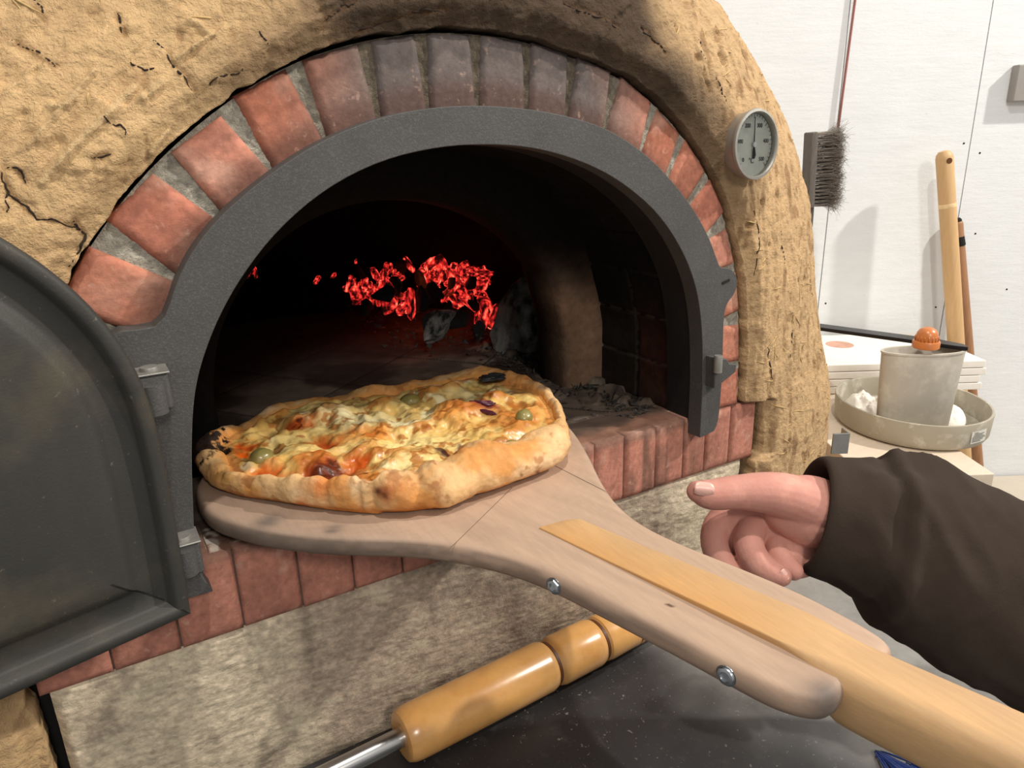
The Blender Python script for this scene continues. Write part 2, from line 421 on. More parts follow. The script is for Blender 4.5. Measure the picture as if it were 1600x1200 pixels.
L = (fbm(W, 6, 2, 1)-.5)*.012+(ridge(Rl*np.array([.2, 1, 1]), 85, 4, 7)-.5)*.0040+(fbm(W, 120, 4, 19)-.5)*.0034
flak = sst(fbm(Rl*np.array([.5, 1, 1]), 42, 4, 41), .50, .54)*.0022
Rr = W*np.array([1, 1, .30]); Rv = (fbm(W, 7, 2, 2)-.5)*.010+(ridge(Rr, 120, 4, 8)-.5)*.0028+sst(fbm(W*np.array([1.3, 1.3, .22]), 80, 4, 23), .50, .58)*.0016+(fbm(W, 140, 4, 20)-.5)*.0024
D_ = (L+flak)*(1-side)+(Rv)*side
pock = sst(vn(W*np.array([1, 1, .5]), 150, 61)*.6+vn(W, 60, 62)*.4, .74, .82); D_ -= pock*.0032*(.35+.65*side)
crk = [[(0,268),(14,300),(44,330),(60,340),(84,346),(112,352)],[(112,345),(122,356),(131,368)],[(24,64),(48,78),(62,86),(86,102)],[(55,2),(70,24)],[(185,20),(192,40),(197,52)],[(262,78),(270,100),(292,120),(305,140)],[(8,262),(28,268),(38,284)],[(150,250),(175,238)],[(505,30),(560,0)],[(560,50),(640,20),(700,14)],[(1000,40),(1024,66),(1040,84)],[(880,5),(930,24),(968,44)]]
cm = np.zeros(len(W))
for cpx in crk:
    pl = at_y(cpx, .0)[:, [0, 2]]; dd = seg_dist(xzP+ (np.stack([fbm(W, 90, 2, 3), fbm(W, 90, 2, 4)], 1)-.5)*.006, pl.tolist())
    cm = np.maximum(cm, 1-sst(dd, .0005, .0030))
cm *= (W[:, 1] < .15)
D_ -= cm*.0010
# straws pressed into the clay stand slightly proud
stw = [([(64,286),(105,238),(150,198),(210,136)], .0030), ([(80,166),(104,165),(122,152)], .0018), ([(225,152),(250,130)], .0035), ([(45,225),(90,180),(150,110)], .0016), ([(236,240),(262,205)], .0018), ([(300,30),(330,55),(280,90)], .0014)]
sm_ = np.zeros(len(W))
for pp, wd in stw:
    dd = seg_dist(xzP, at_y(pp, 0)[:, [0, 2]].tolist()); sm_ = np.maximum(sm_, 1-sst(dd, wd*.6, wd))
D_ += sm_*.0028*(W[:, 1] < .12)
first = np.tile(np.arange(NJ+NB) < 4, NI); D_[first] *= .15
D_ *= np.clip((W[:, 1] < .5)*1.0+.3, 0, 1)
W += nrm*D_[:, None]
n1_ = fbm(W, 9, 4, 33)
c = np.tile(np.array([202, 168, 124.]), (len(W), 1))*(.88+.22*n1_[:, None])
c = mixc(c, np.array([210, 177, 130.]), sst(fbm(W, 30, 3, 34), .45, .7)*.5)
c = mixc(c, np.array([192, 160, 122.]), side*.5)
c = mixc(c, np.array([150, 118, 84.]), sst(fbm(W*np.array([1, 1, .4]), 95, 3, 35), .60, .72)*(.25+.5*side))
rr = np.hypot(W[:, 0]-.02, (W[:, 2]-ZC)*1.0)
ang = np.degrees(np.arctan2(W[:, 0]-.02, W[:, 2]-ZC))+22*(fbm(W, 12, 3, 36)-.5)
smoke = (1-sst(np.abs(ang+1), 16, 38))*(1-sst(rr+.08*(fbm(W, 20, 3, 37)-.5)+.0018*np.abs(ang), .40, .56)*.85)
edge_s = (1-sst(np.abs(ang-8), 25, 60))*(1-sst(rr-np.interp(np.abs(ang), [0, 40, 90], [.315, .345, .37]), .0, .05))
smoke = np.maximum(smoke, edge_s*.7)
c = mixc(c, np.array([56, 45, 37.])*(.8+.4*fbm(W, 60, 3, 38)[:, None]), np.clip(smoke*1.2, 0, .86))
c = mixc(c, np.array([96, 64, 36.]), np.clip(cm*.35+pock*.22, 0, 1))
c = mixc(c, np.array([208, 178, 134.]), sm_*.6)
dome = mesh_obj('clay_dome', W, grid_faces(NI, NJ+NB), M_clay, OVEN, cols=c)
WV = W.reshape(NI, NJ+NB, 3); FR = WV[2:-2:2, 5:230:2].reshape(-1, 3)
M_crack = mat('crack', (44, 30, 20), rough=.95, var=.2)
crk += [[(0,268),(14,300),(8,330)],[(112,352),(131,368),(118,400),(110,418)],[(262,78),(240,60)],[(160,180),(190,196),(200,215)],[(330,135),(345,120),(380,112)],[(200,95),(228,112),(238,108)],[(420,70),(400,40)],[(1180,330),(1186,380),(1178,430)],[(1220,360),(1226,420)],[(1240,480),(1236,560)],[(1200,540),(1206,600)],[(1120,120),(1134,160)],[(1090,60),(1100,90)]]
for cpx in crk:
    pl = resample(at_y(cpx, .0), 26); pl[:, [0, 2]] += (np.stack([fbm(pl, 130, 3, 3), fbm(pl, 130, 3, 4)], 1)-.5)*.007
    pts = []
    for p in pl:
        ray = p-CAM; ray /= np.linalg.norm(ray); d_ = FR-CAM; t_ = d_@ray; ds = np.linalg.norm(d_-t_[:, None]*ray, axis=1); k_ = int(np.argmin(ds)); pts.append(CAM+ray*(t_[k_]+.0001))
    v_, f_ = tube_data(pts, .0006*(.35+.9*np.sin(np.linspace(.25, 2.9, 26)))*(.6+.8*vn(np.array(pts), 200, 3)), 6); mesh_obj('surface_crack', v_, f_, M_crack, OVEN)
V = []; F = []; rs = np.random.RandomState(21)
SMK = smoke.reshape(NI, NJ+NB)
for k in range(420):
    i = rs.randint(60, NI-60); j = rs.randint(14, 200); p = WV[i, j]
    if SMK[i, j] > .12: continue
    tu = WV[i+3, j]-WV[i-3, j]; tv_ = WV[i, j+3]-WV[i, j-3]
    tu /= np.linalg.norm(tu); tv_ /= np.linalg.norm(tv_); nn = np.cross(tu, tv_); nn /= np.linalg.norm(nn)
    if nn[1] > 0: nn = -nn
    a = rs.normal()*.5+(1.2 if p[0] < .1 else math.atan2(1, .3)); dd = tu*math.cos(a)+tv_*math.sin(a)
    if rs.rand() < .3: a = rs.uniform(0, 6.3); dd = tu*math.cos(a)+tv_*math.sin(a)
    L_ = rs.uniform(.004, .016); cv = rs.normal()*.07; sd = np.cross(dd, nn)
    pts = [p+dd*L_*t+sd*cv*L_*(t*t)+nn*(.0006-.0012*abs(t)) for t in (-1, -.4, .2, .6, 1)]
    v_, f_ = tube_data(pts, [.0002, .0006, .0008, .0006, .0002], 5); o = len(V); V += list(v_); F += [tuple(x+o for x in ff) for ff in f_]
st_o = mesh_obj('straw', V, F, mat('straw', (196, 166, 112), rough=.8, var=.3, vscale=80), OVEN); st_o['kind'] = 'stuff'
# dark gap behind the crack
gp = resample(np.vstack([Hc]), 300); V = []
for p in gp:
    d = p-np.array([0, p[1] if p[1] < ZC else ZC]); d /= np.linalg.norm(d)
    V += [(p[0]-d[0]*.02, BF+.03, p[1]-d[1]*.02), (p[0]+d[0]*.03, BF+.03, p[1]+d[1]*.03)]
mesh_obj('gap_backing', V, grid_faces(300, 2), M_black, OVEN)

# --- iron frame
fo = at_y([(186,514),(215,512),(240,507),(254,494),(264,470),(275,434),(300,386),(345,331),(425,265),(505,216),(590,183),(670,168),(750,165),(830,172),(900,187),(950,206),(1000,240),(1040,280),(1075,325),(1100,370),(1112,404),(1117,417),(1125,417),(1136,420),(1143,430),(1144,446),(1138,460),(1128,472),(1123,490),(1122,540),(1120,600),(1114,667),(1098,676),(1086,681)], 0)[:, [0, 2]]
fi = at_y([(1090,600),(1090,520),(1082,452),(1060,392),(1020,331),(960,281),(900,251),(830,231),(760,225),(680,229),(590,250),(505,293),(430,357),(375,428),(340,490),(316,550),(303,600),(298,650),(297,720),(300,800),(303,880)], 0)[:, [0, 2]]
fis = smoothc(fi, 2)
frame_poly = np.vstack([[(-.334, -.022), (-.334, .19)], smoothc(fo[:3], 1), smoothc(fo[3:], 2)[1:], fis, [(-.2765, -.022)]])
fr = prism('iron_frame', xz(frame_poly), (0, 1, 0), -.008, BF+.001, M_iron, OVEN, .0035, 3)
# inner flange going back into the mouth
fl = resample(np.vstack([[at_y([(1088,668)], 0)[0][[0, 2]]], fis]), 160); V = []
T = np.gradient(fl, axis=0); Nn = np.stack([T[:, 1], -T[:, 0]], 1); Nn /= np.linalg.norm(Nn, axis=1)[:, None]
if (fl[80]+Nn[80]*.01)[1] < fl[80][1]: Nn = -Nn
for p, n_ in zip(fl, Nn):
    for (o__, y) in ((0.0008, .0), (.0008, .052), (.008, .052), (.008, .0)):
        V.append((p[0]+n_[0]*o__, y, p[1]+n_[1]*o__))
F = []
for i in range(159):
    for j in range(4): F.append((i*4+j, (i+1)*4+j, (i+1)*4+(j+1) % 4, i*4+(j+1) % 4))
mesh_obj('frame_flange', V, F, mat('sooty_iron', (34, 34, 35), rough=.6, metal=.3, var=.3, vscale=30), OVEN, smooth=False)
# lug slot, catch bracket on the right leg, hinge brackets on the left leg
lp = at_y([(1134, 440)], -.008)[0]
box('lug_slot', (lp[0], -.0082, lp[2]), (.012, .0012, .003), M_black, OVEN, 0, axes=np.array([[.97, 0, .22], [0, 1, 0], [-.22, 0, .97]]))
cb = at_y([(1107,556),(1126,558),(1130,565),(1141,566),(1140,578),(1120,594),(1106,604)], -.012)
ct = prism('door_catch', cb, (0, 1, 0), -.010, .006, M_iron, OVEN, .0015)
cp_ = at_y([(1122, 566)], -.024)[0]
lathe('catch_pin', [(.001, .008), (.0045, .008), (.005, .0065), (.005, -.012)], cp_, (0, 0, 1), M_ironpale, ct, 20)
HX, HY = -.295, -.030
def hinge(z0, z1, zt):
    hb = box('hinge_bracket', (-.2975, -.018, (z0+z1)/2), (.032, .026, z1-z0), M_iron, OVEN, .003)
    lathe('hinge_pin', [(.0005, .004), (.006, .004), (.0065, .0025), (.0065, 0)], (-.2925, -.020, z1), (0, 0, 1), M_ironpale, hb, 20)
    box('bracket_cap', (-.2985, -.018, z1+.0006), (.036, .028, .0016), M_ironpale, hb, .0006)
    return hb
zu = at_y([(262, 582)], -.03)[0][2]; zl = at_y([(290, 852)], -.03)[0][2]
hinge(zu-.028, zu, zu); hinge(zl-.028, zl, zl)

# --- tunnel and chamber
arch_in = np.vstack([[(-.2805, -.001)], [(-.2805, .05)], [(-.2805, .10)], fis[::-1][12:-12]*np.array([1.02, 1.0])+np.array([0, .004]), [(.2815, .10), (.2815, .05), (.2815, -.001)]])
AI = resample(smoothc(arch_in, 1), 520)
def shell(name, stations, colf, mt, parent, relief=True):
    V = []
    for (y, sx, sz) in stations:
        P = AI*np.array([sx, sz]); V.append(np.stack([P[:, 0], np.full(len(P), y), P[:, 1]], 1))
    V = np.stack(V, 1); Vf = V.reshape(-1, 3)
    s = np.repeat(np.linspace(0, 1, 520), len(stations))
    if relief:
        per = 1.12; jd = np.abs(((s*per/.066)+.5) % 1-.5)*.066; g = (1-sst(jd, .001, .0035))
        g = np.maximum(g, 1-sst(np.abs(Vf[:, 1]-.112+.004*(fbm(Vf, 30, 2, 1)-.5)), .0008, .003))
        Vf[:, 0] *= 1+g*.012
    else: g = np.zeros(len(Vf))
    return mesh_obj(name, Vf, grid_faces(520, len(stations)), mt, parent, cols=colf(Vf, g))
def tuncol(P, g):
    c = np.tile(np.array([24, 22, 21.]), (len(P), 1))
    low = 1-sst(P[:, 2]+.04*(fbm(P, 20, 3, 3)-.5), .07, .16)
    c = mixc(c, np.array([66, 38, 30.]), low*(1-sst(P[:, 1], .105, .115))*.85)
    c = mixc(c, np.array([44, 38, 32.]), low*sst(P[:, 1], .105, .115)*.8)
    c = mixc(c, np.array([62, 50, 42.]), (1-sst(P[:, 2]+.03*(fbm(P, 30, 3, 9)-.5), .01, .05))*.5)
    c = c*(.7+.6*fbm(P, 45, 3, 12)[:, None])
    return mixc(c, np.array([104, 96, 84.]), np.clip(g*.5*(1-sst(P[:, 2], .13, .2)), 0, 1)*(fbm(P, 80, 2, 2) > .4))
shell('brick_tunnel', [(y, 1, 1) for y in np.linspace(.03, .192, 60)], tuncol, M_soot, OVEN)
# protruding inner ring
V = []; st = [(.186, 1.03, 1.02), (.186, .93, .95), (.188, .84, .87), (.193, .81, .835), (.205, .798, .82), (.25, .79, .81), (.27, .82, .83), (.28, 1.05, 1.02)]
def ringcol(P, g):
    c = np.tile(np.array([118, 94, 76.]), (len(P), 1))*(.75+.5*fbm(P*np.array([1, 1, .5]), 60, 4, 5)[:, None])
    up = np.maximum(sst(P[:, 2]+.05*(fbm(P, 25, 3, 6)-.5), .11, .22), 1-sst(P[:, 0], -.1, .1))  # higher part sooty; left half painted dark to stand for shade
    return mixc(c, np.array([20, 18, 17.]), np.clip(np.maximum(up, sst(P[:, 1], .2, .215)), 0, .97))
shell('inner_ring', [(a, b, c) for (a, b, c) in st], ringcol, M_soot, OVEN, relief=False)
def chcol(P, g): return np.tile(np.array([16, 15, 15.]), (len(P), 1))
cs = []
for k in range(22):
    t = k/21; y = .275+.64*t; s_ = 1.03+.42*math.sin(min(1, t*1.9)*math.pi/2)*1.0; s_ *= math.sqrt(max(1e-9, 1-max(0, (t-.45)/.55)**2))
    cs.append((y, s_, 1.0*s_/1.25 if s_ > 1.25 else s_*(1-.0)))
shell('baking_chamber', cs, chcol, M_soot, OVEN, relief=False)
# hearth floor
n1, n2 = 260, 300
xs = np.linspace(-.40, .40, n1); ys = np.concatenate([np.linspace(.075, .4, 190), np.linspace(.405, .93, 110)])
X, Y = np.meshgrid(xs, ys, indexing='ij'); P = np.stack([X.ravel(), Y.ravel(), np.zeros(X.size)], 1)
u1 = P[:, 0]*.80+P[:, 1]*.6; u2 = -P[:, 0]*.6+P[:, 1]*.8
gj = np.minimum(np.abs((u1/.15) % 1-.5), np.abs((u2/.15+.3) % 1-.5))*.15; gj = 1-sst(np.abs(gj-.0), .0006, .0022)
P[:, 2] = (fbm(P, 40, 3, 3)-.5)*.0015-gj*.0015
hm = sst(fbm(P, 60, 4, 8), .52, .7)
rub = np.exp(-((P[:, 0]-.262)/.03)**2)*sst(P[:, 1], .05, .1)*(1-sst(P[:, 1], .5, .6)); P[:, 2] += rub*hm*.012
c = np.tile(np.array([112, 98, 86.]), (len(P), 1))*(.7+.5*fbm(P, 20, 4, 4)[:, None])
c = mixc(c, np.array([54, 46, 40.]), sst(fbm(P, 9, 4, 6), .42, .62)*.8)
c = mixc(c, np.array([158, 146, 132.]), sst(fbm(P, 35, 4, 7), .55, .72)*.6*np.exp(-((P[:, 0]-.2)/.1)**2))
c = mixc(c, np.array([34, 30, 27.]), gj*.8)
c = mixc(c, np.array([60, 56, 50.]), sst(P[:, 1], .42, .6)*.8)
mesh_obj('hearth_floor', P, grid_faces(n1, n2), M_floor, OVEN, cols=c)
# brownish top of the sill, soot brushed over the front course
n1, n2 = 300, 40
xs = np.linspace(-.272, .27, n1); ys = np.linspace(.0165, .08, n2); X, Y = np.meshgrid(xs, ys, indexing='ij')
P = np.stack([X.ravel(), Y.ravel(), np.full(X.size, .0010)], 1); P[:, 2] += (fbm(P, 60, 3, 3)-.5)*.0014-.003*(1-sst(P[:, 1], .0165, .024))-.001*(1-sst(P[:, 1], .02, .04))*(np.min(np.abs(P[:, 0][:, None]-np.array(jj)[None]), 1) < .0022)
c = np.tile(np.array([134, 98, 82.]), (len(P), 1))*(.75+.45*fbm(P, 45, 4, 24)[:, None])
c = mixc(c, np.array([66, 58, 52.]), sst(P[:, 1]+.03*(fbm(P, 30, 3, 9)-.5), .035, .06)*.75)
c = mixc(c, np.array([205, 198, 186.]), sst(fbm(P, 90, 3, 10), .5, .62)*.7*(1-sst(P[:, 0], -.22, -.18)))
mesh_obj('sill_top', P, grid_faces(n1, n2), M_floor, OVEN, cols=c)

# --- door leaf
th = math.radians(14); d2 = np.array([-math.cos(th), -math.sin(th), 0]); dn = np.array([math.sin(th), -math.cos(th), 0])
hp = np.array([HX, HY, 0])
uz = [(0.004, -.017), (0.002, .06), (0.0015, .12), (.004, .165), (.015, .206), (.036, .245), (.066, .279), (.10, .304), (.15, .328), (.20, .343), (.25, .352), (.315, .356), (.315, -.017)]
uzs = np.vstack([uz[:1], smoothc(np.array(uz[1:-1]), 2), uz[-1:]])
uzr = []
closed = np.vstack([uzs, uzs[:1]]); uzr = resample(closed, 401)[:-1]
cenu = np.array([.17, .14])
def inset(P, d):
    T = np.roll(P, -1, 0)-np.roll(P, 1, 0); N = np.stack([-T[:, 1], T[:, 0]], 1); N /= np.linalg.norm(N, axis=1)[:, None]
    if ((P[0]+N[0]*.01-cenu)**2).sum() > ((P[0]-cenu)**2).sum(): N = -N
    # corner-safe: intersect with shrunk bounding box
    Q = P+N*d; Q[:, 0] = np.clip(Q[:, 0], P[:, 0].min()+d, P[:, 0].max()-d); Q[:, 1] = np.clip(Q[:, 1], P[:, 1].min()+d, P[:, 1].max()-d); return Q
prof = [(0.0, -.012), (0.0, .006), (.0015, .0095), (.004, .011), (.009, .011), (.0115, .009), (.013, .002), (.015, .0), (.030, .0), (.034, .0015), (.038, .006), (.042, .0075), (.05, .0078)]
V = []
for (d, h) in prof:
    Q = inset(uzr, d) if d > 0 else uzr
    for q_ in Q: V.append(hp+d2*q_[0]+np.array([0, 0, q_[1]])+dn*h)
m_ = 400; F = []
for r in range(len(prof)-1):
    for i in range(m_): F.append((r*m_+i, r*m_+(i+1) % m_, (r+1)*m_+(i+1) % m_, (r+1)*m_+i))
F.append(tuple((len(prof)-1)*m_+i for i in range(m_))); F.append(tuple(range(m_-1, -1, -1)))
DOOR = mesh_obj('oven_door', V, F, M_irondoor, OVEN, smooth=False)
plabel(DOOR, 'open black cast iron door leaf')
es = DOOR.data; DOOR.data.polygons.foreach_set('use_smooth', [True]*(len(F)-2)+[False]*2)
DOOR.modifiers.new('split', 'EDGE_SPLIT').split_angle = math.radians(50)
for z in (zu-.018, zl-.014):
    lathe('hinge_knuckle', [(.001, -.011), (.0085, -.011), (.0085, .011), (.001, .011)], (HX+.0015, HY+.002, z), (0, 0, 1), M_iron, DOOR, 20)

# --- thermometer
tc = at_y([(1178, 226)], -.013)[0]; ta = Vector((.06, -1, .03)).normalized(); R0 = .0365
TH = lathe('thermometer', [(R0*.93, -.045), (R0*.93, -.012), (R0*.96, -.006), (R0*.96, 0), (R0*1.0, .0), (R0*1.02, .002), (R0*1.0, .0045), (R0*.93, .005), (R0*.90, .003), (R0*.90, -.002)], tc, ta, mat('dull_steel', (176, 172, 164), rough=.42, metal=.75, var=.1), OVEN, 64)
plabel(TH, 'round steel dial thermometer set in the clay')
lathe('dial', [(.0005, 0), (R0*.91, 0), (R0*.91, -.002), (.0005, -.002)], Vector(tc)-ta*.0018, ta, mat('dial_face', (168, 168, 160), rough=.5, var=.25, vscale=25), TH, 48)
e_r = ta.cross(Vector((0, 0, 1))).normalized()*-1; e_u = e_r.cross(ta).normalized()
if e_u.z < 0: e_u = -e_u
if e_r.x < 0: e_r = -e_r
def dial_pt(u, v, h=0.0): return Vector(tc)+e_r*(u*R0)+e_u*(v*R0)+ta*(h-.0016)
nd = [dial_pt(-.012, .0, .0012), dial_pt(-.006, .78, .0012), dial_pt(.006, .78, .0012), dial_pt(.02, 0, .0012), dial_pt(.10, -.30, .0012), dial_pt(.05, -.40, .0012), dial_pt(-.04, -.36, .0012)]
prism('needle', nd, ta, 0, .0006, M_black, TH)
lathe('needle_hub', [(.0028, 0), (.0028, .002), (.0005, .0022)], dial_pt(0, 0, .001), ta, M_steel, TH, 20)
V = []; F = []
def bar(a, b, wd):
    A = Vector(a); B = Vector(b); t = (B-A).normalized(); s = t.cross(ta)*wd/2; o = len(V)
    for p in (A-s, A+s, B+s, B-s): V.append(p)
    for p in (A-s, A+s, B+s, B-s): V.append(p+ta*.0003)
    F.extend([(o, o+1, o+2, o+3), (o+4, o+5, o+6, o+7), (o, o+1, o+5, o+4), (o+1, o+2, o+6, o+5), (o+2, o+3, o+7, o+6), (o+3, o, o+4, o+7)])
for k in range(31):
    a = math.radians(225-270*k/30+0); r0 = .80 if k % 5 else .74
    bar(dial_pt(math.cos(a)*r0, math.sin(a)*r0, .0002), dial_pt(math.cos(a)*.86, math.sin(a)*.86, .0002), .0004)
for r in (.62,):
    for k in range(28):
        a = math.radians(225-270*k/27); b = math.radians(225-270*(k+1)/27)
        if k < 27: bar(dial_pt(math.cos(a)*.88, math.sin(a)*.88, .0002), dial_pt(math.cos(b)*.88, math.sin(b)*.88, .0002), .0003)
mesh_obj('dial_scale', V, F, M_black, TH, smooth=False)
def text(name, s, origin, xdir, ydir, size, mt, parent, extrude=.0001):
    cu = bpy.data.curves.new(name, 'FONT'); cu.body = s; cu.size = size; cu.align_x = 'CENTER'; cu.align_y = 'CENTER'; cu.extrude = extrude
    o = bpy.data.objects.new(name, cu); COL.objects.link(o); cu.materials.append(mt)
    x = Vector(xdir).normalized(); y = Vector(ydir).normalized(); z = x.cross(y)
    mm = Matrix((( x.x, y.x, z.x, origin[0]), (x.y, y.y, z.y, origin[1]), (x.z, y.z, z.z, origin[2]), (0, 0, 0, 1)))
    bpy.context.view_layer.update()
    me = bpy.data.meshes.new_from_object(o); me.transform(mm); me.materials.clear(); me.materials.append(mt); bpy.data.objects.remove(o)
    o = bpy.data.objects.new(name, me); COL.objects.link(o); o.parent = parent; return o
text('dial_unit', '°C', dial_pt(-.05, -.46, .0003), e_r, e_u, .008, M_black, TH)
for k, s in enumerate(('0', '100', '200', '300', '400', '500')):
    a = math.radians(225-270*k/5); text('dial_number', s, dial_pt(math.cos(a)*.6, math.sin(a)*.6, .0003), e_r, e_u, .0062, M_black, TH)
gl, nt, b = NT('dial_glass'); b.inputs['Roughness'].default_value = .02; b.inputs['Transmission Weight'].default_value = 1.0; b.inputs['IOR'].default_value = 1.1; b.inputs['Base Color'].default_value = (.95, .97, .96, 1)
lathe('glass', [(.0005, 0), (R0*.905, 0), (R0*.905, .0012), (.0005, .0012)], Vector(tc)+ta*.0018, ta, gl, TH, 48)

settle(OVEN)
# sub-parts of thermometer etc. were built in world space; parts keep an identity frame so nothing else to do

# ================================================================== coals
em, nt, b = NT('glowing_ember')
f1 = _noise(nt, 1.5, 2.5, .55)
oi = nt.nodes.new('ShaderNodeObjectInfo'); tcn = [n_ for n_ in nt.nodes if n_.bl_idname == 'ShaderNodeTexCoord'][0]; nzn = [n_ for n_ in nt.nodes if n_.bl_idname == 'ShaderNodeTexNoise'][0]
va = nt.nodes.new('ShaderNodeVectorMath'); va.operation = 'ADD'; nt.links.new(tcn.outputs['Object'], va.inputs[0]); nt.links.new(oi.outputs['Location'], va.inputs[1])
vm = nt.nodes.new('ShaderNodeVectorMath'); vm.operation = 'MULTIPLY_ADD'; nt.links.new(oi.outputs['Location'], vm.inputs[0]); vm.inputs[1].default_value = (9, 11, 9); nt.links.new(tcn.outputs['Object'], vm.inputs[2]); nt.links.new(vm.outputs[0], nzn.inputs['Vector'])
cr = nt.nodes.new('ShaderNodeValToRGB'); e = cr.color_ramp.elements
e[0].position = .40; e[0].color = (.006, .0008, .0005, 1); e[1].position = .74; e[1].color = (1, .30, .16, 1)
x_ = e.new(.50); x_.color = (.22, .006, .006, 1); x_ = e.new(.60); x_.color = (.85, .035, .025, 1)
nt.links.new(f1, cr.inputs[0])
nt.links.new(cr.outputs[0], b.inputs['Emission Color']); b.inputs['Emission Strength'].default_value = 1.5
b.inputs['Base Color'].default_value = (.02, .012, .01, 1); b.inputs['Roughness'].default_value = .9
M_char = mat('charcoal', (26, 25, 25), rough=.8, var=.4, vscale=60, spots=[(25, .52, .75, (84, 82, 80), .6)], bumps=((120, .8, .003),))
M_ashlog = mat('ashy_charcoal', (44, 43, 42), rough=.9, var=.5, vscale=3, spots=[(1.6, .38, .58, (190, 186, 180), .8), (6, .5, .7, (110, 107, 102), .6)], bumps=((120, .8, .003),))
def rock(name, seed, mt, jag=.35):
    bm = bmesh.new(); bmesh.ops.create_icosphere(bm, subdivisions=3, radius=1)
    P = np.array([v.co[:] for v in bm.verts]); r_ = np.random.RandomState(seed)
    pl = r_.normal(size=(8, 3)); pl /= np.linalg.norm(pl, axis=1)[:, None]; dist = r_.uniform(.35, .75, 8)
    dd = P@pl.T; t = np.min(np.where(dd > .05, dist/np.maximum(dd, .05), 9), axis=1); t = np.minimum(t, 1)
    t *= 1+jag*.35*(fbm(P+seed, 3.1, 3, seed)-.5)
    for v, k in zip(bm.verts, t): v.co = v.co*float(k)
    me = bpy.data.meshes.new(name); bm.to_mesh(me); bm.free(); me.materials.append(mt)
    return me
EM = [rock('glowing_ember', s, em, .8) for s in range(6)]
CH = [rock('charcoal_piece', 40+s, M_char, .8) for s in range(5)]
AS = [rock('charred_log', 60+s, M_ashlog, .8) for s in range(3)]
def put(me, name, px, py, y, s, rot, label, cat, group=None):
    o = bpy.data.objects.new(name, me); COL.objects.link(o); p = at_y([(px, py)], y)[0]
    o.location = p; o.scale = s; o.rotation_euler = rot; tag(o, label, cat, group); return o
LE = 'glowing red ember lying in the fire bed at the back of the oven'; GE = 'glowing embers in the oven'
LC = 'small black charcoal lump lying among the glowing embers'; GC = 'black charcoal lumps among the embers'
rp = np.random.RandomState(3)
spots_e = []
for (cx, cy, sx, sy, n, yy) in ((585, 448, 40, 22, 26, .64), (625, 474, 26, 10, 12, .54), (640, 432, 40, 20, 14, .74), (690, 428, 26, 22, 14, .74), (728, 452, 30, 24, 22, .62), (762, 495, 16, 14, 11, .48), (748, 425, 24, 18, 9, .68)):
    for k in range(n):
        spots_e.append((cx+rp.uniform(-1, 1)*sx, cy+rp.uniform(-1, 1)*sy, yy+rp.uniform(-.03, .03), rp.uniform(.010, .019)))
spots_e += [(496, 438, .80, .010), (387, 428, .82, .012), (375, 430, .80, .010), (398, 426, .82, .008), (520, 432, .78, .006), (556, 408, .75, .005), (715, 402, .76, .006), (768, 402, .72, .006), (632, 406, .78, .007)]
for (px, py, y, s) in spots_e:
    lb_, gr2 = (LE, GE) if px > 500 else (('tiny red ember glowing at the far left just inside the iron frame', 'embers at the far left') if px < 450 else ('small red ember lying apart to the left of the fire bed', GE))
    put(EM[rp.randint(6)], 'glowing_ember', px, py, y, (s*rp.uniform(.7, 2.1), s*rp.uniform(.7, 1.1), s*rp.uniform(.45, 1.0)), rp.uniform(0, 6, 3), lb_, 'ember', gr2)
for (px, py, y, s) in ((596, 460, .50, .020), (618, 452, .52, .017), (655, 470, .52, .022), (680, 462, .56, .02), (700, 490, .50, .022), (718, 498, .47, .02), (740, 478, .48, .012), (735, 445, .55, .013), (660, 438, .64, .018), (572, 478, .56, .014), (668, 505, .48, .02), (748, 512, .44, .016), (560, 425, .74, .02), (625, 418, .76, .02), (540, 450, .66, .012), (705, 440, .60, .012)):
    put(CH[rp.randint(5)], 'charcoal_lump', px, py, y, (s*1.25, s, s*.75), rp.uniform(0, 6, 3), LC, 'charcoal', GC)
put(AS[0], 'charred_log', 815, 498, .40, (.052, .05, .080), (.2, .25, .3), 'big charred log leaning at the right of the embers', 'log')
put(AS[1], 'charred_log', 690, 508, .47, (.058, .03, .028), (.3, -.45, .5), 'ashy grey log lying in front of the embers', 'log')
put(AS[2], 'charred_log', 835, 562, .38, (.065, .035, .018), (0, .1, .3), 'low heap of burnt wood below the big charred log', 'log')
# ash bed and crumbs (nobody could count them)
P = []; Fc = []
for k in range(1100):
    if rp.rand() < .3:
        x = rp.uniform(.10, .30); y = rp.uniform(.42, .80); s = rp.uniform(.001, .004); z = .04*max(0, 1-((x-.12)/.3)**2)*rp.rand()
    elif rp.rand() < .7:
        x = .262-abs(rp.normal())*.03; y = rp.uniform(.05, .45); s = rp.uniform(.0008, .0035); z = .001
        if x < .13: continue
    else:
        x = rp.uniform(-.26, -.20); y = rp.uniform(.02, .09); s = rp.uniform(.0006, .002); z = .001
    o_i = len(P)
    A_r = rp.normal(size=(4, 3))*s
    A_r[:, 2] = np.abs(A_r[:, 2]); A_r += (x, y, z)
    P += A_r.tolist(); Fc += [(o_i, o_i+1, o_i+2), (o_i, o_i+1, o_i+3), (o_i+1, o_i+2, o_i+3), (o_i, o_i+2, o_i+3)]
tag(mesh_obj('ash', P, Fc, mat('ash_flakes', (64, 61, 58), rough=.95, var=.4, vscale=60), smooth=False), 'grey ash and crumbs scattered over the oven hearth', 'ash', kind='stuff')
# light given off by the embers
el = bpy.data.lights.new('ember_glow', 'POINT'); el.energy = .25; el.color = (1, .16, .06); el.shadow_soft_size = .05
eo = bpy.data.objects.new('ember_glow', el); COL.objects.link(eo); eo.location = at_y([(670, 440)], .60)[0]
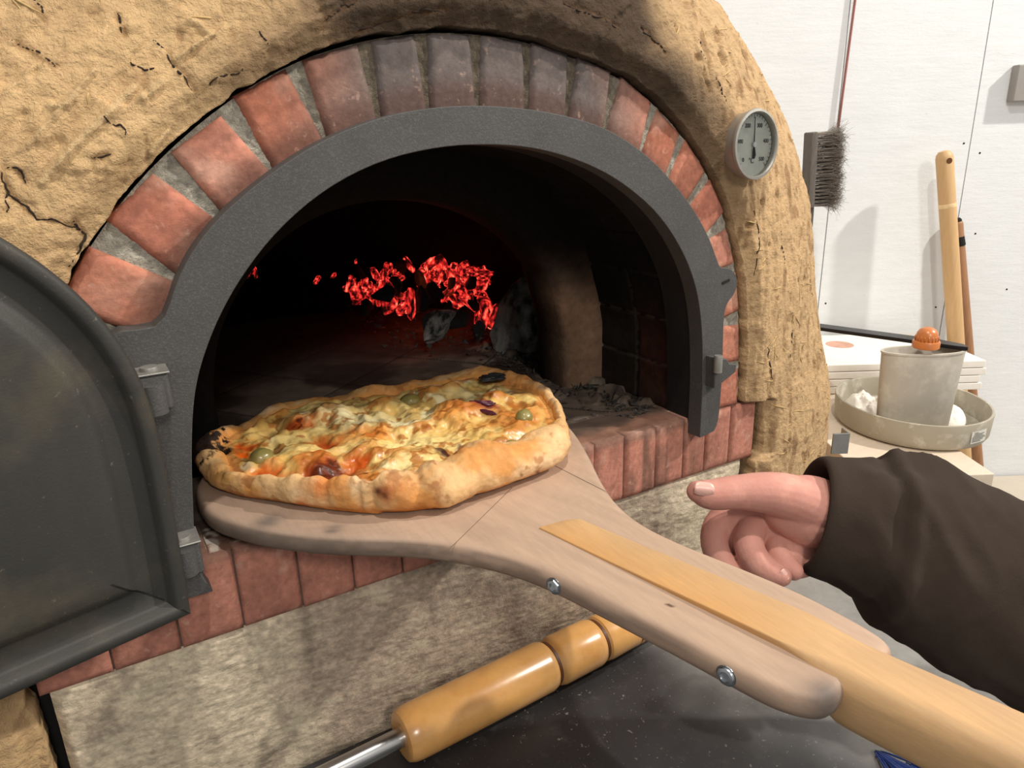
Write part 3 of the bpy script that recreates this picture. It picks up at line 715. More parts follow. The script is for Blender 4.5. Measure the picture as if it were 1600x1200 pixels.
#PART2
# ================================================================== peel
M_peel = mat('peel_wood', attr=True, rough=.62, var=.10, vscale=30, stretch=(9, 1.2, 9, 0, 0, -.12), spec=.3, bumps=((60, .12, .001, (9, 1, 9, 0, 0, -.12)),))
M_hand = mat('handle_wood', attr=True, rough=.55, var=.12, vscale=30, stretch=(10, 1.0, 10, 0, 0, -.1), spec=.35, bumps=((60, .12, .001, (9, 1, 9, 0, 0, -.1)),))
ZB, ZT = .012, .030
bot = at_z([(302,808),(330,824),(380,840),(425,850),(490,858),(550,861),(640,863),(715,872),(800,892),(870,921),(960,968),(1060,1020),(1140,1064),(1200,1096),(1245,1112),(1285,1118),(1308,1108),(1320,1088)], .019)[:, :2]
topr = at_z([(1393,1022),(1397,1012),(1388,997),(1345,970),(1250,921),(1150,880),(1060,845),(1000,815),(962,782),(938,745),(922,710),(905,682),(892,665)], ZT)[:, :2]
br = topr[-1]; bl = bot[0]
cc = np.array([-.085, .035]); ra = np.hypot(*(br-cc)); rb = np.hypot(*(bl-cc)); a0 = math.atan2(br[1]-cc[1], br[0]-cc[0]); a1 = math.atan2(bl[1]-cc[1], bl[0]-cc[0])
if a1 < a0: a1 += 2*math.pi
back = [cc+np.array([math.cos(a), math.sin(a)])*(ra*(1-t)+rb*t) for t, a in [(k/30, a0+(a1-a0)*k/30) for k in range(1, 30)]]
po = np.vstack([bot, topr, back]); po[:, 0] = np.maximum(po[:, 0], -.270)
po = smoothc(po, 2, closed=True); po = resample(np.vstack([po, po[:1]]), 601)[:-1]
PEEL = thing('pizza_peel', 'wooden pizza peel carrying the pizza out of the oven mouth', 'pizza peel', (-.05, -.15, ZB))
def inset2(P, d):
    T = np.roll(P, -3, 0)-np.roll(P, 3, 0); N = np.stack([-T[:, 1], T[:, 0]], 1); N /= np.linalg.norm(N, axis=1)[:, None]
    return P+N*d
if (lambda Pn: np.abs(np.cross(Pn[1:]-Pn[0], np.roll(Pn, -1, 0)[1:]-Pn[0]).sum()))(inset2(po, .003)) > np.abs(np.cross(po[1:]-po[0], np.roll(po, -1, 0)[1:]-po[0]).sum()): po = po[::-1].copy()
prof = [(.012, ZB), (.006, ZB), (.0025, ZB+.0012), (.0006, ZB+.004), (0, ZB+.007), (0, ZT-.007), (.0008, ZT-.0035), (.0026, ZT-.0012), (.0055, ZT), (.010, ZT)]
V = []; n = len(po)
for d, z in prof:
    Q = inset2(po, d)
    for q_ in Q: V.append((q_[0], q_[1], z))
# top surface as concentric rings shrunk toward the spine of the blade
ax_a = np.array([-.085, .03]); ax_b = at_z([(1330, 1040)], ZT)[0][:2]; av = (ax_b-ax_a); al = np.linalg.norm(av); av /= al
Q = inset2(po, .010); tproj = np.clip((Q-ax_a)@av, 0, al-.01); C_ = ax_a+tproj[:, None]*av
for k in range(1, 15):
    t = (k/15)
    R_ = Q*(1-t)+C_*t
    for q_ in R_: V.append((q_[0], q_[1], ZT))
F = []; NR = len(prof)+14
for r in range(NR-1):
    for i in range(n): F.append((r*n+i, r*n+(i+1) % n, (r+1)*n+(i+1) % n, (r+1)*n+i))
F.append(tuple(range(n-1, -1, -1))); F.append(tuple((NR-1)*n+i for i in range(n)))
V = np.array(V)
st_ = np.stack([V[:, :2]@np.array([-av[1], av[0]]), V[:, :2]@av, V[:, 2]], 1)
g_ = fbm(st_*np.array([1, .06, 1]), 160, 3, 3)
c = np.tile(np.array([182, 154, 132.]), (len(V), 1))*(.92+.14*g_[:, None])
c = mixc(c, np.array([152, 126, 108.]), sst(fbm(st_*np.array([1, .4, 1]), 26, 3, 5), .52, .75)*.4)
rimn = 1-sst(V[:, 2], ZT-.004, ZT-.0005)
c = mixc(c, np.array([140, 118, 102.]), rimn*(.35+.6*sst(fbm(st_*np.array([1, .15, 9]), 120, 3, 8), .42, .58)))
c = mixc(c, np.array([92, 82, 74.]), sst(-V[:, 0]-.10+.06*(fbm(V, 25, 3, 9)-.5), .0, .10)*.6*(.3+.7*rimn))
for (px, py, wx) in ((1295, 1100, .012), (420, 824, .010), (520, 838, .006)):
    p = at_z([(px, py)], ZT-.006)[0]; c = mixc(c, np.array([88, 80, 76.]), np.exp(-(((V[:, 0]-p[0])**2+(V[:, 1]-p[1])**2)/wx**2))*.8)
for (px, py, wx) in ((1047, 946, .0016), (1010, 825, .001)):
    p = at_z([(px, py)], ZT)[0]; c = mixc(c, np.array([60, 40, 30.]), (((V[:, 0]-p[0])**2+(V[:, 1]-p[1])**2) < (wx*1.2)**2)*.9)
blade = mesh_obj('blade', V, F, M_peel, PEEL, cols=c)
# joint lines of the glued boards
jl = []
for (a, b) in (((868,728),(955,772)), ((800,762),(700,860)),):
    pts = at_z([a, b], ZT+.0002); jl.append(tube_data(resample(pts, 8), [(.0003, .0001)]*8, 6))
# handle with wedge end let into the blade
hA = at_z([(843, 823), (900, 806), (1395, 1016), (1600, 1106)], ZT+.002)[:, :2]; lo = at_z([(843, 823), (1300, 1046)], ZT+.002)[:, :2]
hd = hA[3]-hA[1]; hd /= np.linalg.norm(hd); hn = np.array([-hd[1], hd[0]])
if (lo[1]-hA[1])@hn < 0: hn = -hn
w0 = abs((lo[0]-hA[1])@hn); w1 = abs((lo[1]-hA[2])@hn)
L0 = (lo[0]-hA[1])@hd
def hp_(l, w): return hA[1]+hd*l+hn*w
V = []; secs = []
Ltot = .66; ns = 90
for i in range(ns):
    l = L0+(Ltot-L0)*i/(ns-1)
    wl = 0.0; wfull = w0+(max(w1, .034)-w0)*min(1, max(0, (l)/.25)); 
    wl = w0+(0-w0)*min(1, max(0, (l-L0)/(0-L0+1e-6))) if l < 0 else 0.0    # slanted start
    zt = ZT+.0012+.0030*sst(np.array(l), .02, .2); under = float(sst(np.array(l), .19, .235)); zb = (ZT-.004)*(1-under)+(-.004)*under
    rr = .0009+.010*under
    wf = wfull+.004*under; sec = []
    if wf-wl < .003: wl = wf-.003
    rr = min(rr, (wf-wl)/2-.0004, (zt-zb)/2-.0003)
    for (cw, cz, a0_) in ((wl+rr, zt-rr, 90), (wl+rr, zb+rr, 180), (wf-rr, zb+rr, 270), (wf-rr, zt-rr, 0)):
        for k in range(5):
            a = math.radians(a0_+90*k/4); sec.append((cw+rr*math.cos(a), cz+rr*math.sin(a)))
    for (ww, zz) in sec:
        p = hp_(l, ww); V.append((p[0], p[1], zz))
ms = 20
F = [(i*ms+k, i*ms+(k+1) % ms, (i+1)*ms+(k+1) % ms, (i+1)*ms+k) for i in range(ns-1) for k in range(ms)]+[tuple(range(ms)), tuple((ns-1)*ms+k for k in range(ms))]
V = np.array(V); st_ = np.stack([(V[:, :2]-hA[1])@hn, (V[:, :2]-hA[1])@hd, V[:, 2]], 1)
c = np.tile(np.array([194, 156, 112.]), (len(V), 1))*(.93+.14*fbm(st_*np.array([1, .08, 1]), 150, 3, 2)[:, None])
c = mixc(c, np.array([200, 148, 90.]), sst(st_[:, 0], w0*.55, w0*.9)*(1-sst(st_[:, 1], .15, .22))*.7)
c = mixc(c, np.array([168, 136, 102.]), sst(fbm(st_*np.array([1, .3, 1]), 40, 3, 5), .5, .7)*.4)
p = at_z([(985, 851)], ZT+.003)[0]; c = mixc(c, np.array([138, 118, 96.]), np.exp(-((((V[:, :2]-p[:2])@hd)/.022)**2+(((V[:, :2]-p[:2])@hn)/.006)**2))*.8)
handle = mesh_obj('handle', V, F, M_hand, PEEL, cols=c); plabel(handle, 'long yellowish wooden handle')
handle.modifiers.new('split', 'EDGE_SPLIT').split_angle = math.radians(60)
M_joint = mat('joint', (120, 96, 80), rough=.9)
for v, f in jl: mesh_obj('joint_line', v, f, M_joint, PEEL)
def near_edge(px, py):
    p = at_z([(px, py)], (ZB+ZT)/2)[0][:2]; k = np.argmin(((po-p)**2).sum(1)); T = po[(k+3) % n]-po[k-3]; N = np.array([T[1], -T[0]]); N /= np.linalg.norm(N)
    if (po[k]-(ax_a+av*np.clip((po[k]-ax_a)@av, 0, al)))@N < 0: N = -N
    return po[k], N
for (px, py) in ((872, 911), (1141, 1051)):
    e_, N = near_edge(px, py)
    bo = lathe('bolt', [(.0008, -.004), (.0058, -.004), (.0058, .0005), (.0050, .0016), (.0032, .0018), (.0030, .0006), (.0005, .0006)], (e_[0], e_[1], (ZB+ZT)/2), (N[0], N[1], .12), M_zinc, PEEL, 6 if px < 900 else 24)
    lathe('bolt_washer', [(.0005, 0), (.0066, 0), (.0066, .0008), (.0005, .0008)], (e_[0]-N[0]*.0006, e_[1]-N[1]*.0006, (ZB+ZT)/2), (N[0], N[1], .0), M_zinc, bo, 28)
settle(PEEL)

# ================================================================== pizza
Z0 = ZT
front = at_z([(297,722),(312,750),(345,775),(420,786),(500,801),(560,807),(640,812),(720,797),(800,769),(860,748),(888,733),(893,722)], Z0+.002)[:, :2]
bk = at_z([(893,690),(888,648),(868,608),(845,594),(800,580),(765,568),(700,571),(640,585),(600,600),(540,600),(480,611),(430,622),(390,637),(350,657),(318,682)], Z0+.024)[:, :2]
OL = np.vstack([front, bk]); OL[:, 0] = np.maximum(OL[:, 0], -.262)
pc = np.array([-.085, .035])
OLs = smoothc(OL, 2, closed=True); an = np.arctan2(OLs[:, 1]-pc[1], OLs[:, 0]-pc[0]); rd = np.hypot(*(OLs-pc).T); o_ = np.argsort(an); an = an[o_]; rd = rd[o_]
NTH, NS, NR1 = 900, 250, 90
tt = np.linspace(-math.pi, math.pi, NTH, endpoint=False); Rb = np.interp(tt, an, rd, period=2*math.pi)
inn = at_z([(343,682),(352,700),(372,728),(392,748),(430,765),(480,772),(540,775),(580,768),(600,745),(650,740),(690,722),(720,708),(800,692),(850,672),(868,648),(862,620),(845,605),(800,592),(765,582),(700,584),(640,596),(580,608),(500,618),(430,634),(385,650),(355,668)], Z0+.026)[:, :2]
ia = np.arctan2(inn[:, 1]-pc[1], inn[:, 0]-pc[0]); ir = np.hypot(*(inn-pc).T); o_ = np.argsort(ia)
Ri = np.interp(tt, ia[o_], ir[o_], period=2*math.pi)
Wr = np.clip(Rb-Ri, .016, .060)
for _ in range(6): Wr = (np.roll(Wr, 1)+Wr*2+np.roll(Wr, -1))/4
cosT, sinT = np.cos(tt), np.sin(tt)
frontness = sst(-sinT, -.2, .7)
Hh = .021+.013*frontness+.004*sst(Wr, .03, .055)
rn = fbm(np.stack([cosT*.1, sinT*.1, tt*0], 1), 48, 3, 5); Hh = Hh*(1+(rn-.5)*(.35+.7*(1-frontness)))
# folds of the dough: angular positions of the pleats
def angof(px, py, z=Z0+.02):
    p = at_z([(px, py)], z)[0]; return math.atan2(p[1]-pc[1], p[0]-pc[0])
def adist(a, b): return (a-b+math.pi) % (2*math.pi)-math.pi
for (px, py, wd, am) in ((615, 765, .10, .007), (560, 790, .05, -.003), (650, 790, .045, .002), (480, 780, .05, -.002), (730, 720, .09, .003), (850, 690, .12, .003), (880, 600, .07, .004), (335, 700, .06, .002)):
    Hh += am*np.exp(-(adist(tt, angof(px, py))/wd)**2)
ph_ = np.radians(np.linspace(-78, 158, NR1))
V = np.zeros((NTH, NS, 3)); rim = np.zeros((NTH, NS))
for j in range(NR1):
    r = Rb-Wr/2+Wr/2*np.cos(ph_[j]); z = Z0+.0005+Hh/2+Hh/2*np.sin(ph_[j])
    flat = (1-sst(np.array(np.degrees(ph_[j])), -60, -20)); r = r-.002*flat
    V[:, j, 0] = pc[0]+cosT*r; V[:, j, 1] = pc[1]+sinT*r; V[:, j, 2] = z; rim[:, j] = 1
rl = Rb-Wr/2+Wr/2*math.cos(ph_[-1]); zl_ = Z0+.0005+Hh/2+Hh/2*math.sin(ph_[-1])
for j in range(NR1, NS):
    t = (j-NR1+1)/(NS-NR1); r = rl*(1-t)+.0003*t; zt_ = Z0+.0175+.004*(1-(2*np.abs(t-.5))**2)
    b_ = float(sst(np.array(t), 0, .09)); z = zl_*(1-b_)+zt_*b_
    V[:, j, 0] = pc[0]+cosT*r; V[:, j, 1] = pc[1]+sinT*r; V[:, j, 2] = z; rim[:, j] = 1-float(sst(np.array(t), .0, .10))
W = V.reshape(-1, 3); rim = rim.ravel(); PH = np.tile(np.r_[np.degrees(ph_), np.full(NS-NR1, 180)], NTH); TT = np.repeat(tt, NS)
FL = W.copy(); FL[:, 2] = 0
top = 1-rim
# cheese relief
lump = fbm(FL, 34, 3, 11); l2 = ridge(FL, 58, 3, 12); l3 = fbm(FL, 130, 3, 13)
dz = top*((lump-.45)*.024+(l2-.5)*.0028+(l3-.5)*.0018)
cheese = np.ones(len(W))
def wpt(px, py, z=Z0+.022): return at_z([(px, py)], z)[0][:2]
col = np.tile(np.array([224, 194, 124.]), (len(W), 1))
# toasted on the high spots, pale and glossy in between
k1 = fbm(FL, 48, 4, 21)
col = mixc(col, np.array([236, 226, 186.]), sst(fbm(FL, 34, 4, 23), .54, .68)*.8)
col = mixc(col, np.array([206, 166, 92.]), sst(k1, .40, .58)*.85)
col = mixc(col, np.array([190, 122, 56.]), sst(lump+.35*(k1-.5)+.2*(l2-.5), .60, .76)*.85)
feat = [ # px, py, radius along, radius across, colour, amount, dz
 (405,735,.017,.010,(200,92,34),.9,-.005),(372,706,.016,.007,(214,92,22),.95,-.004),(385,690,.012,.006,(205,80,22),.8,-.003),
 (450,750,.026,.010,(188,74,22),1,-.005),(500,738,.018,.012,(128,50,20),1,-.004),(540,742,.020,.010,(124,46,20),1,-.004),(560,722,.012,.007,(196,84,28),.9,-.002),(432,752,.008,.006,(86,28,14),1,-.001),
 (600,764,.025,.006,(206,110,36),.7,-.002),(510,688,.016,.006,(168,66,24),.95,-.001),(470,662,.016,.005,(176,72,26),.9,-.002),(455,668,.012,.004,(170,66,24),.9,-.002),
 (590,678,.018,.010,(206,120,44),.85,.004),(600,690,.012,.006,(220,150,70),.8,.004),(545,612,.020,.008,(198,88,26),.9,-.003),(520,616,.016,.008,(196,90,30),.9,-.003),
 (760,640,.012,.006,(92,34,38),1,.002),(748,632,.008,.005,(84,30,40),1,.002),(815,655,.020,.010,(196,118,56),.7,-.003),(830,685,.020,.008,(192,112,52),.7,-.003),(850,610,.014,.014,(192,118,58),.6,-.002),
 (720,664,.014,.010,(206,146,74),.75,.005),(700,655,.010,.008,(200,134,64),.7,.003),(700,706,.018,.003,(46,26,22),.95,.001),(725,700,.010,.003,(52,30,24),.9,.001),(760,696,.010,.002,(52,30,24),.9,0),(790,665,.018,.006,(200,136,70),.6,0),
 (430,640,.014,.007,(212,150,80),.8,.005),(400,652,.012,.007,(198,120,60),.8,.004),(395,640,.016,.008,(188,104,44),.7,0),(480,612,.022,.007,(196,110,44),.7,0),(640,600,.018,.006,(206,122,50),.7,0),(690,585,.018,.008,(216,150,70),.7,.003),(730,578,.018,.008,(222,170,96),.7,.004),(840,640,.012,.012,(232,160,90),.6,.002),
 (560,660,.04,.014,(226,212,166),.7,.003),(520,652,.03,.010,(226,212,164),.6,.002),(640,690,.035,.010,(246,226,160),.7,.003),(830,600,.012,.014,(230,216,172),.5,.002),(740,612,.03,.010,(242,230,180),.5,.001),(660,725,.03,.010,(240,214,150),.6,.003)]
vd = (np.array([_fw[0], _fw[1]])/np.hypot(_fw[0], _fw[1])); vr = np.array([vd[1], -vd[0]])
wig = np.stack([fbm(FL, 95, 3, 61), fbm(FL, 95, 3, 62)], 1)-.5
for (px, py, ra_, rb_, cc_, am, dzz) in feat:
    p = wpt(px, py); d = W[:, :2]-p+wig*.022; e2 = ((d@vr)/ra_)**2+((d@vd)/(rb_*1.9))**2
    g = np.exp(-e2**1.3); col = mixc(col, np.array(cc_, float)*(.85+.3*fbm(FL, 160, 2, 7)[:, None]), np.clip(g*am*1.15, 0, 1)*np.maximum(top, .0)); dz += dzz*g*top
col = mixc(col, np.array([150, 84, 34.]), sst(fbm(FL, 85, 4, 71), .60, .70)*.65*top)
col = mixc(col, np.array([198, 96, 30.]), sst(fbm(FL, 24, 3, 72), .63, .75)*.35*top)
for (px, py, rr_) in ((450,750,.006),(500,738,.010),(540,742,.009),(520,730,.006),(575,748,.004),(430,748,.004),(700,706,.003),(712,704,.003),(745,698,.002),(470,662,.004),(515,690,.006),(760,640,.003)):
    d = W[:, :2]-wpt(px, py)+wig*.03; col = mixc(col, np.array([92, 38, 16.])*(.6+.8*fbm(FL, 220, 2, 17)[:, None]), (1-sst(np.hypot(d@vr, (d@vd)*.6), rr_*.6, rr_*1.2))*.85*top)
# crust colour
cn_ = fbm(W, 30, 4, 31); cr_ = np.tile(np.array([216, 174, 122.]), (len(W), 1))*(.92+.14*cn_[:, None])
cr_ = mixc(cr_, np.array([226, 194, 154.]), sst(fbm(W, 22, 3, 32), .48, .7)*.7)
cr_ = mixc(cr_, np.array([206, 136, 66.]), sst(fbm(W, 26, 4, 33), .50, .68)*.75)
cr_ = mixc(cr_, np.array([188, 112, 48.]), (1-sst(PH, -60, -22))*.75)
cr_ = mixc(cr_, np.array([214, 138, 60.]), sst(PH, 100, 150)*.7)
cr_ = mixc(cr_, np.array([204, 140, 76.]), sst(sinT[np.searchsorted(tt, TT).clip(0, NTH-1)], .0, .5)*sst(fbm(W, 40, 3, 34), .4, .6)*.75)
aL = adist(TT, angof(318, 700)); aL = np.exp(-(aL/.30)**2); pl_c = at_z([(310, 712)], Z0+.012)[0]; dch = np.linalg.norm((W-pl_c)*np.array([.8, .55, 1]), axis=1)
cr_ = mixc(cr_, np.array([38, 24, 16.])*(.6+.9*fbm(W, 200, 3, 77)[:, None]), 1-sst(dch+(fbm(W, 90, 4, 88, .65)-.5)*.030, .016, .020))
cr_ = cr_*(.93+.14*fbm(W, 220, 3, 78)[:, None])
cr_ = mixc(cr_, np.array([150, 92, 50.]), sst(fbm(W, 60, 4, 79, .6), .60, .72)*.55)
cr_ = mixc(cr_, np.array([36, 22, 15.])*(.6+.9*fbm(W, 200, 3, 77)[:, None]), sst(aL*.75+1.5*(fbm(W, 75, 5, 35, .65)-.5)-.28*(PH < 15)-.15*(PH > 120), .60, .66))
fx = [((600,770), .007, (120, 58, 28), .85), ((590,768), .004, (60, 28, 16), .9), ((602,774), .003, (50, 24, 14), .9), ((612,766), .012, (196, 116, 60), .6), ((630,775), .010, (214, 150, 90), .5), ((500,760), .012, (214, 110, 40), .7), ((470,790), .006, (206, 96, 36), .6), ((815,742), .0018, (90, 50, 28), .8), ((842,740), .0018, (90, 50, 28), .8), ((862,738), .0018, (90, 50, 28), .8), ((345,745), .010, (226, 160, 80), .6)]
for (pp, rr_, cc_, am) in fx:
    # place on the outer face of the rim: compare in the vertical plane of the rim
    r0 = rays([pp])[0]; r0 = r0/np.linalg.norm(r0); dd = W-CAM; dist = np.linalg.norm(np.cross(dd, r0), axis=1)+.5*np.abs(wig[:, 0])*rr_*2
    cr_ = mixc(cr_, np.array(cc_, float), np.exp(-(dist/rr_)**2)*am*(rim > .5))
bord = sst(rim+.5*(fbm(FL, 70, 3, 41)-.5), .30, .62)
col = mixc(col, cr_, bord)
# crust relief
rn3 = (fbm(W, 38, 4, 51)-.5)*.005+(fbm(W, 14, 2, 52)-.5)*.007+(fbm(W, 160, 3, 53)-.5)*.0018
for (px, py, am, wd) in ((572, 790, -.0045, .014), (540, 800, -.0025, .010), (655, 770, -.0035, .016), (470, 795, -.002, .012), (735, 745, -.0025, .022), (690, 760, .003, .03), (800, 740, .002, .03), (420, 775, .0015, .02), (868, 660, -.004, .012)):
    rn3 += am*np.exp(-(adist(TT, angof(px, py))/(wd*3.0))**2)
cup = rim*np.clip((PH+70)/40, 0, 1)
nv = np.stack([np.cos(TT)*np.cos(np.radians(PH)), np.sin(TT)*np.cos(np.radians(PH)), np.sin(np.radians(PH))], 1)
W += nv*(rn3*cup)[:, None]; W[:, 2] += dz
W[:, 2] = np.maximum(W[:, 2], Z0+.0002)
PIZZA = thing('pizza', 'rustic cheese pizza with folded browned crust lying on the wooden peel', 'pizza', (pc[0], pc[1], Z0))
kr = NR1+6
V3 = W.reshape(NTH, NS, 3); C3 = col.reshape(NTH, NS, 3)
M_crust = mat('baked_crust', attr=True, rough=.66, var=.10, vscale=140, sss=.08, spec=.3, bumps=((330, .5, .0008), (110, .45, .0016)))
M_cheese = mat('melted_cheese', attr=True, rough=.36, var=.10, vscale=90, sss=.07, spec=.45, coat=.15, bumps=((120, .25, .001),))
cm_ = mesh_obj('crust', V3[:, :kr+1].reshape(-1, 3), grid_faces(NTH, kr+1, True), M_crust, PIZZA, cols=C3[:, :kr+1].reshape(-1, 3))
topF = grid_faces(NTH, NS-kr, True); tv = V3[:, kr:].reshape(-1, 3)
ch_ = mesh_obj('melted_cheese', tv, topF, M_cheese, PIZZA, cols=C3[:, kr:].reshape(-1, 3))
def surfz(x, y):
    a = math.atan2(y-pc[1], x-pc[0]); i = int((a+math.pi)/(2*math.pi)*NTH) % NTH; r = math.hypot(x-pc[0], y-pc[1])
    rr_ = np.hypot(V3[i, kr:, 0]-pc[0], V3[i, kr:, 1]-pc[1]); return float(V3[i, kr+np.argmin(abs(rr_-r)), 2])
M_olive = mat('green_olive', (142, 130, 74), rough=.3, var=.2, vscale=80, sss=.1, coat=.3, spots=[(60, .5, .7, (176, 160, 110), .5)], bumps=())
M_leaf = mat('charred_leaf', (44, 44, 46), rough=.5, var=.3, vscale=100, spec=.5)
M_onion = mat('red_onion', (84, 34, 52), rough=.4, var=.3, vscale=100)
def blob(name, px, py, r, mt, lab, sc=(1, 1, .8), rot=0, jag=.12, seed=1, dz_=.0):
    x, y = wpt(px, py); bm = bmesh.new(); bmesh.ops.create_icosphere(bm, subdivisions=4, radius=1)
    P = np.array([v.co[:] for v in bm.verts]); k = 1+jag*(fbm(P+seed*3, 1.8, 3, seed)-.5)*2
    cz_, sz_ = math.cos(rot), math.sin(rot); z = surfz(x, y)+dz_
    VV = []
    for p, kk in zip(P, k):
        q_ = p*kk*r*np.array(sc); VV.append((x+q_[0]*cz_-q_[1]*sz_, y+q_[0]*sz_+q_[1]*cz_, z+q_[2]))
    FF = [tuple(v.index for v in f.verts) for f in bm.faces]; bm.free()
    return plabel(mesh_obj(name, VV, FF, mt, PIZZA), lab)
blob('olive', 408, 712, .0115, M_olive, 'green olive at the left front', (1.05, .9, .85), .3, .08, 2, .003)
blob('olive', 819, 660, .0100, M_olive, 'green olive at the right', (1.1, .9, .85), .8, .08, 3, .002)
blob('olive', 641, 622, .0115, M_olive, 'green olive half covered with cheese', (1.1, 1, .7), .8, .1, 4, .0)
blob('olive', 800, 688, .007, M_olive, 'green olive peeping over the front crust', (1.1, 1, .7), .8, .1, 5, .0)
blob('charred_leaf', 772, 592, .0125, M_leaf, 'charred dark leaf near the back edge', (1.35, .8, .32), -.5, .7, 6, .006)
blob('onion_shred', 755, 637, .008, M_onion, 'dark purple onion shred', (1.7, .45, .4), -.6, .8, 8, .003)
blob('onion_shred', 762, 650, .006, M_onion, 'dark purple onion shred', (1.6, .4, .35), -1.1, .8, 9, .002)
settle(PIZZA)

# ================================================================== counter and poker
ZCt = -.25
n1, n2 = 120, 120
xs = np.linspace(-.75, .80, n1); ys = np.linspace(-.95, .006, n2); X, Y = np.meshgrid(xs, ys, indexing='ij'); P = np.stack([X.ravel(), Y.ravel(), np.full(X.size, ZCt)], 1)
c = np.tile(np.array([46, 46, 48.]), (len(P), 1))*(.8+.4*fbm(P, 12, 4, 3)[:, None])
c = mixc(c, np.array([158, 155, 150.]), sst(P[:, 0]+.14*(fbm(P, 14, 3, 5)-.5), .13, .27)*.9)     # paler sheen of light painted in on the right
V = P.tolist(); F = grid_faces(n1, n2); o_i = len(V)
V += [(x, y, z) for z in (ZCt-.03, ZCt-.0004) for y in (-.95, .006) for x in (-.75, .80)]
F += [tuple(o_i+k for k in q_) for q_ in ((0, 1, 3, 2), (4, 5, 7, 6), (0, 1, 5, 4), (2, 3, 7, 6), (0, 2, 6, 4), (1, 3, 7, 5))]
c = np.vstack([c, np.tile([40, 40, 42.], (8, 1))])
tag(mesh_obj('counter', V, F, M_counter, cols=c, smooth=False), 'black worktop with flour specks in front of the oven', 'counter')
pa = at_z([(628, 1150)], ZCt+.029)[0]; pb = at_z([(985, 975)], ZCt+.027)[0]; dv = pb-pa; PL = np.linalg.norm(dv); dv /= PL
# end points measured, radius from the visible thickness
POK = thing('oven_poker', 'steel oven poker with ringed varnished wooden handle lying on the black worktop', 'poker', tuple(pa))
M_var = mat('varnished_wood', (212, 158, 92), rough=.28, var=.14, vscale=40, stretch=(1, 1, 1), coat=.5, spots=[(26, .5, .75, (178, 108, 40), .45)], bumps=((90, .12, .0008),))
R_ = .0275
def frac(px, py):
    p = at_z([(px, py)], ZCt+.028)[0]; return float((p-pa)@dv)
g1 = frac(862, 1040); g2 = frac(932, 1000); g3 = frac(985, 975)
def gro(x): return [(R_-.0018, x-.0040), (R_-.0045, x-.0018), (R_-.0050, x), (R_-.0045, x+.0018), (R_-.0018, x+.0040)]
pr = [(R_*.50, -.001), (R_*.72, -.002), (R_*.88, .000), (R_*.96, .005), (R_*.99, .012), (R_, .03), (R_, g1-.010)]+gro(g1)+[(R_-.0002, g1+.010), (R_-.0002, g2-.010)]+gro(g2)+[(R_-.001, g2+.010), (R_-.002, g3-.008)]+gro(g3)+[(R_-.003, g3+.009), (R_-.004, g3+.05), (R_-.006, g3+.062), (.004, g3+.068)]
hz = pa.copy(); hz[2] = ZCt+R_+.0004; dvh = np.array([dv[0], dv[1], 0]); dvh /= np.linalg.norm(dvh)
M_ring = mat('dark_groove', (92, 50, 22), rough=.5)  # darker brown bands for the turned grooves
for gg in (g1, g2, g3): lathe('groove_ring', [(R_-.0052, -.0018), (R_-.0036, -.0016), (R_-.0036, .0016), (R_-.0052, .0018)], hz+dvh*gg, dvh, M_ring, POK, 64)
ph2 = lathe('wooden_handle', pr, hz, dvh, M_var, POK, 64)
lathe('steel_rod', [(.0085, -.40), (.0095, -.398), (.0095, .004)], hz, dvh, M_steel, POK, 40)
settle(POK)
# blue bristle tuft at the near edge of the frame
M_blue = mat('blue_fibre', (20, 52, 120), rough=.5, var=.4, vscale=80)
parts = []
for k in range(46):
    a_ = at_z([(1440+rp.uniform(-30, 70), 1222+rp.uniform(0, 30))], ZCt+.012)[0]
    tx = (1366+rp.uniform(0, 18), 1172+rp.uniform(0, 10)) if k % 2 else (1418+rp.uniform(-4, 20), 1186+rp.uniform(0, 12))
    b_ = at_z([tx], ZCt+.003)[0]; mid = (a_+b_)/2; mid[2] = ZCt+.008
    sp = smoothc([a_, mid, b_], 2); parts.append(tube_data(sp, np.linspace(.0028, .0004, len(sp)), 6))
v, f = join(parts); tag(mesh_obj('blue_bristle_tuft', v, f, M_blue), 'tuft of blue fibres lying on the worktop below the peel handle', 'brush')

# ================================================================== room
WB = 1.72
M_wall = mat('whitewashed_board', (226, 229, 231), rough=.75, var=.05, vscale=14, stretch=(1, 1, 3), spec=.3, spots=[(60, .70, .75, (190, 190, 188), .5)], bumps=((16, .22, .003, (.5, .5, 5)), (60, .25, .002, (.6, .6, 2)), (150, .3, .001, (1, 1, 2.5))))
axs = np.array([AX, BX, [0, 0, 1.0]])
s1 = at_b([(1308, 200)], WB); s1a = float((s1[0]-CAM)@AX); s2 = at_b([(1520, 200)], WB); s2a = float((s2[0]-CAM)@AX)
edges = [-1.6, s1a-2*(s2a-s1a), s1a-(s2a-s1a), s1a, s2a, s2a+(s2a-s1a), 2.2]
V = []; F = []
for k in range(len(edges)-1):
    a0_, a1_ = edges[k]+.0012, edges[k+1]-.0012
    cx = (a0_+a1_)/2
    o_i = len(V)
    for (a_, b_, z_) in [(a_, b_, z_) for z_ in (-1.15, 1.9) for b_ in (WB, WB+.02) for a_ in (a0_, a1_)]:
        V.append(room(a_, b_, z_))
    F += [(o_i, o_i+1, o_i+3, o_i+2), (o_i+4, o_i+5, o_i+7, o_i+6), (o_i, o_i+1, o_i+5, o_i+4), (o_i+2, o_i+3, o_i+7, o_i+6), (o_i, o_i+2, o_i+6, o_i+4), (o_i+1, o_i+3, o_i+7, o_i+5)]
wallo = mesh_obj('wall_back', V, F, M_wall, smooth=False); struct(wallo)
bk_ = box('gap_board', room(.3, WB+.03, .375), (3.8, .012, 3.05), mat('gap_shadow', (60, 55, 50), rough=.9), wallo, axes=axs)
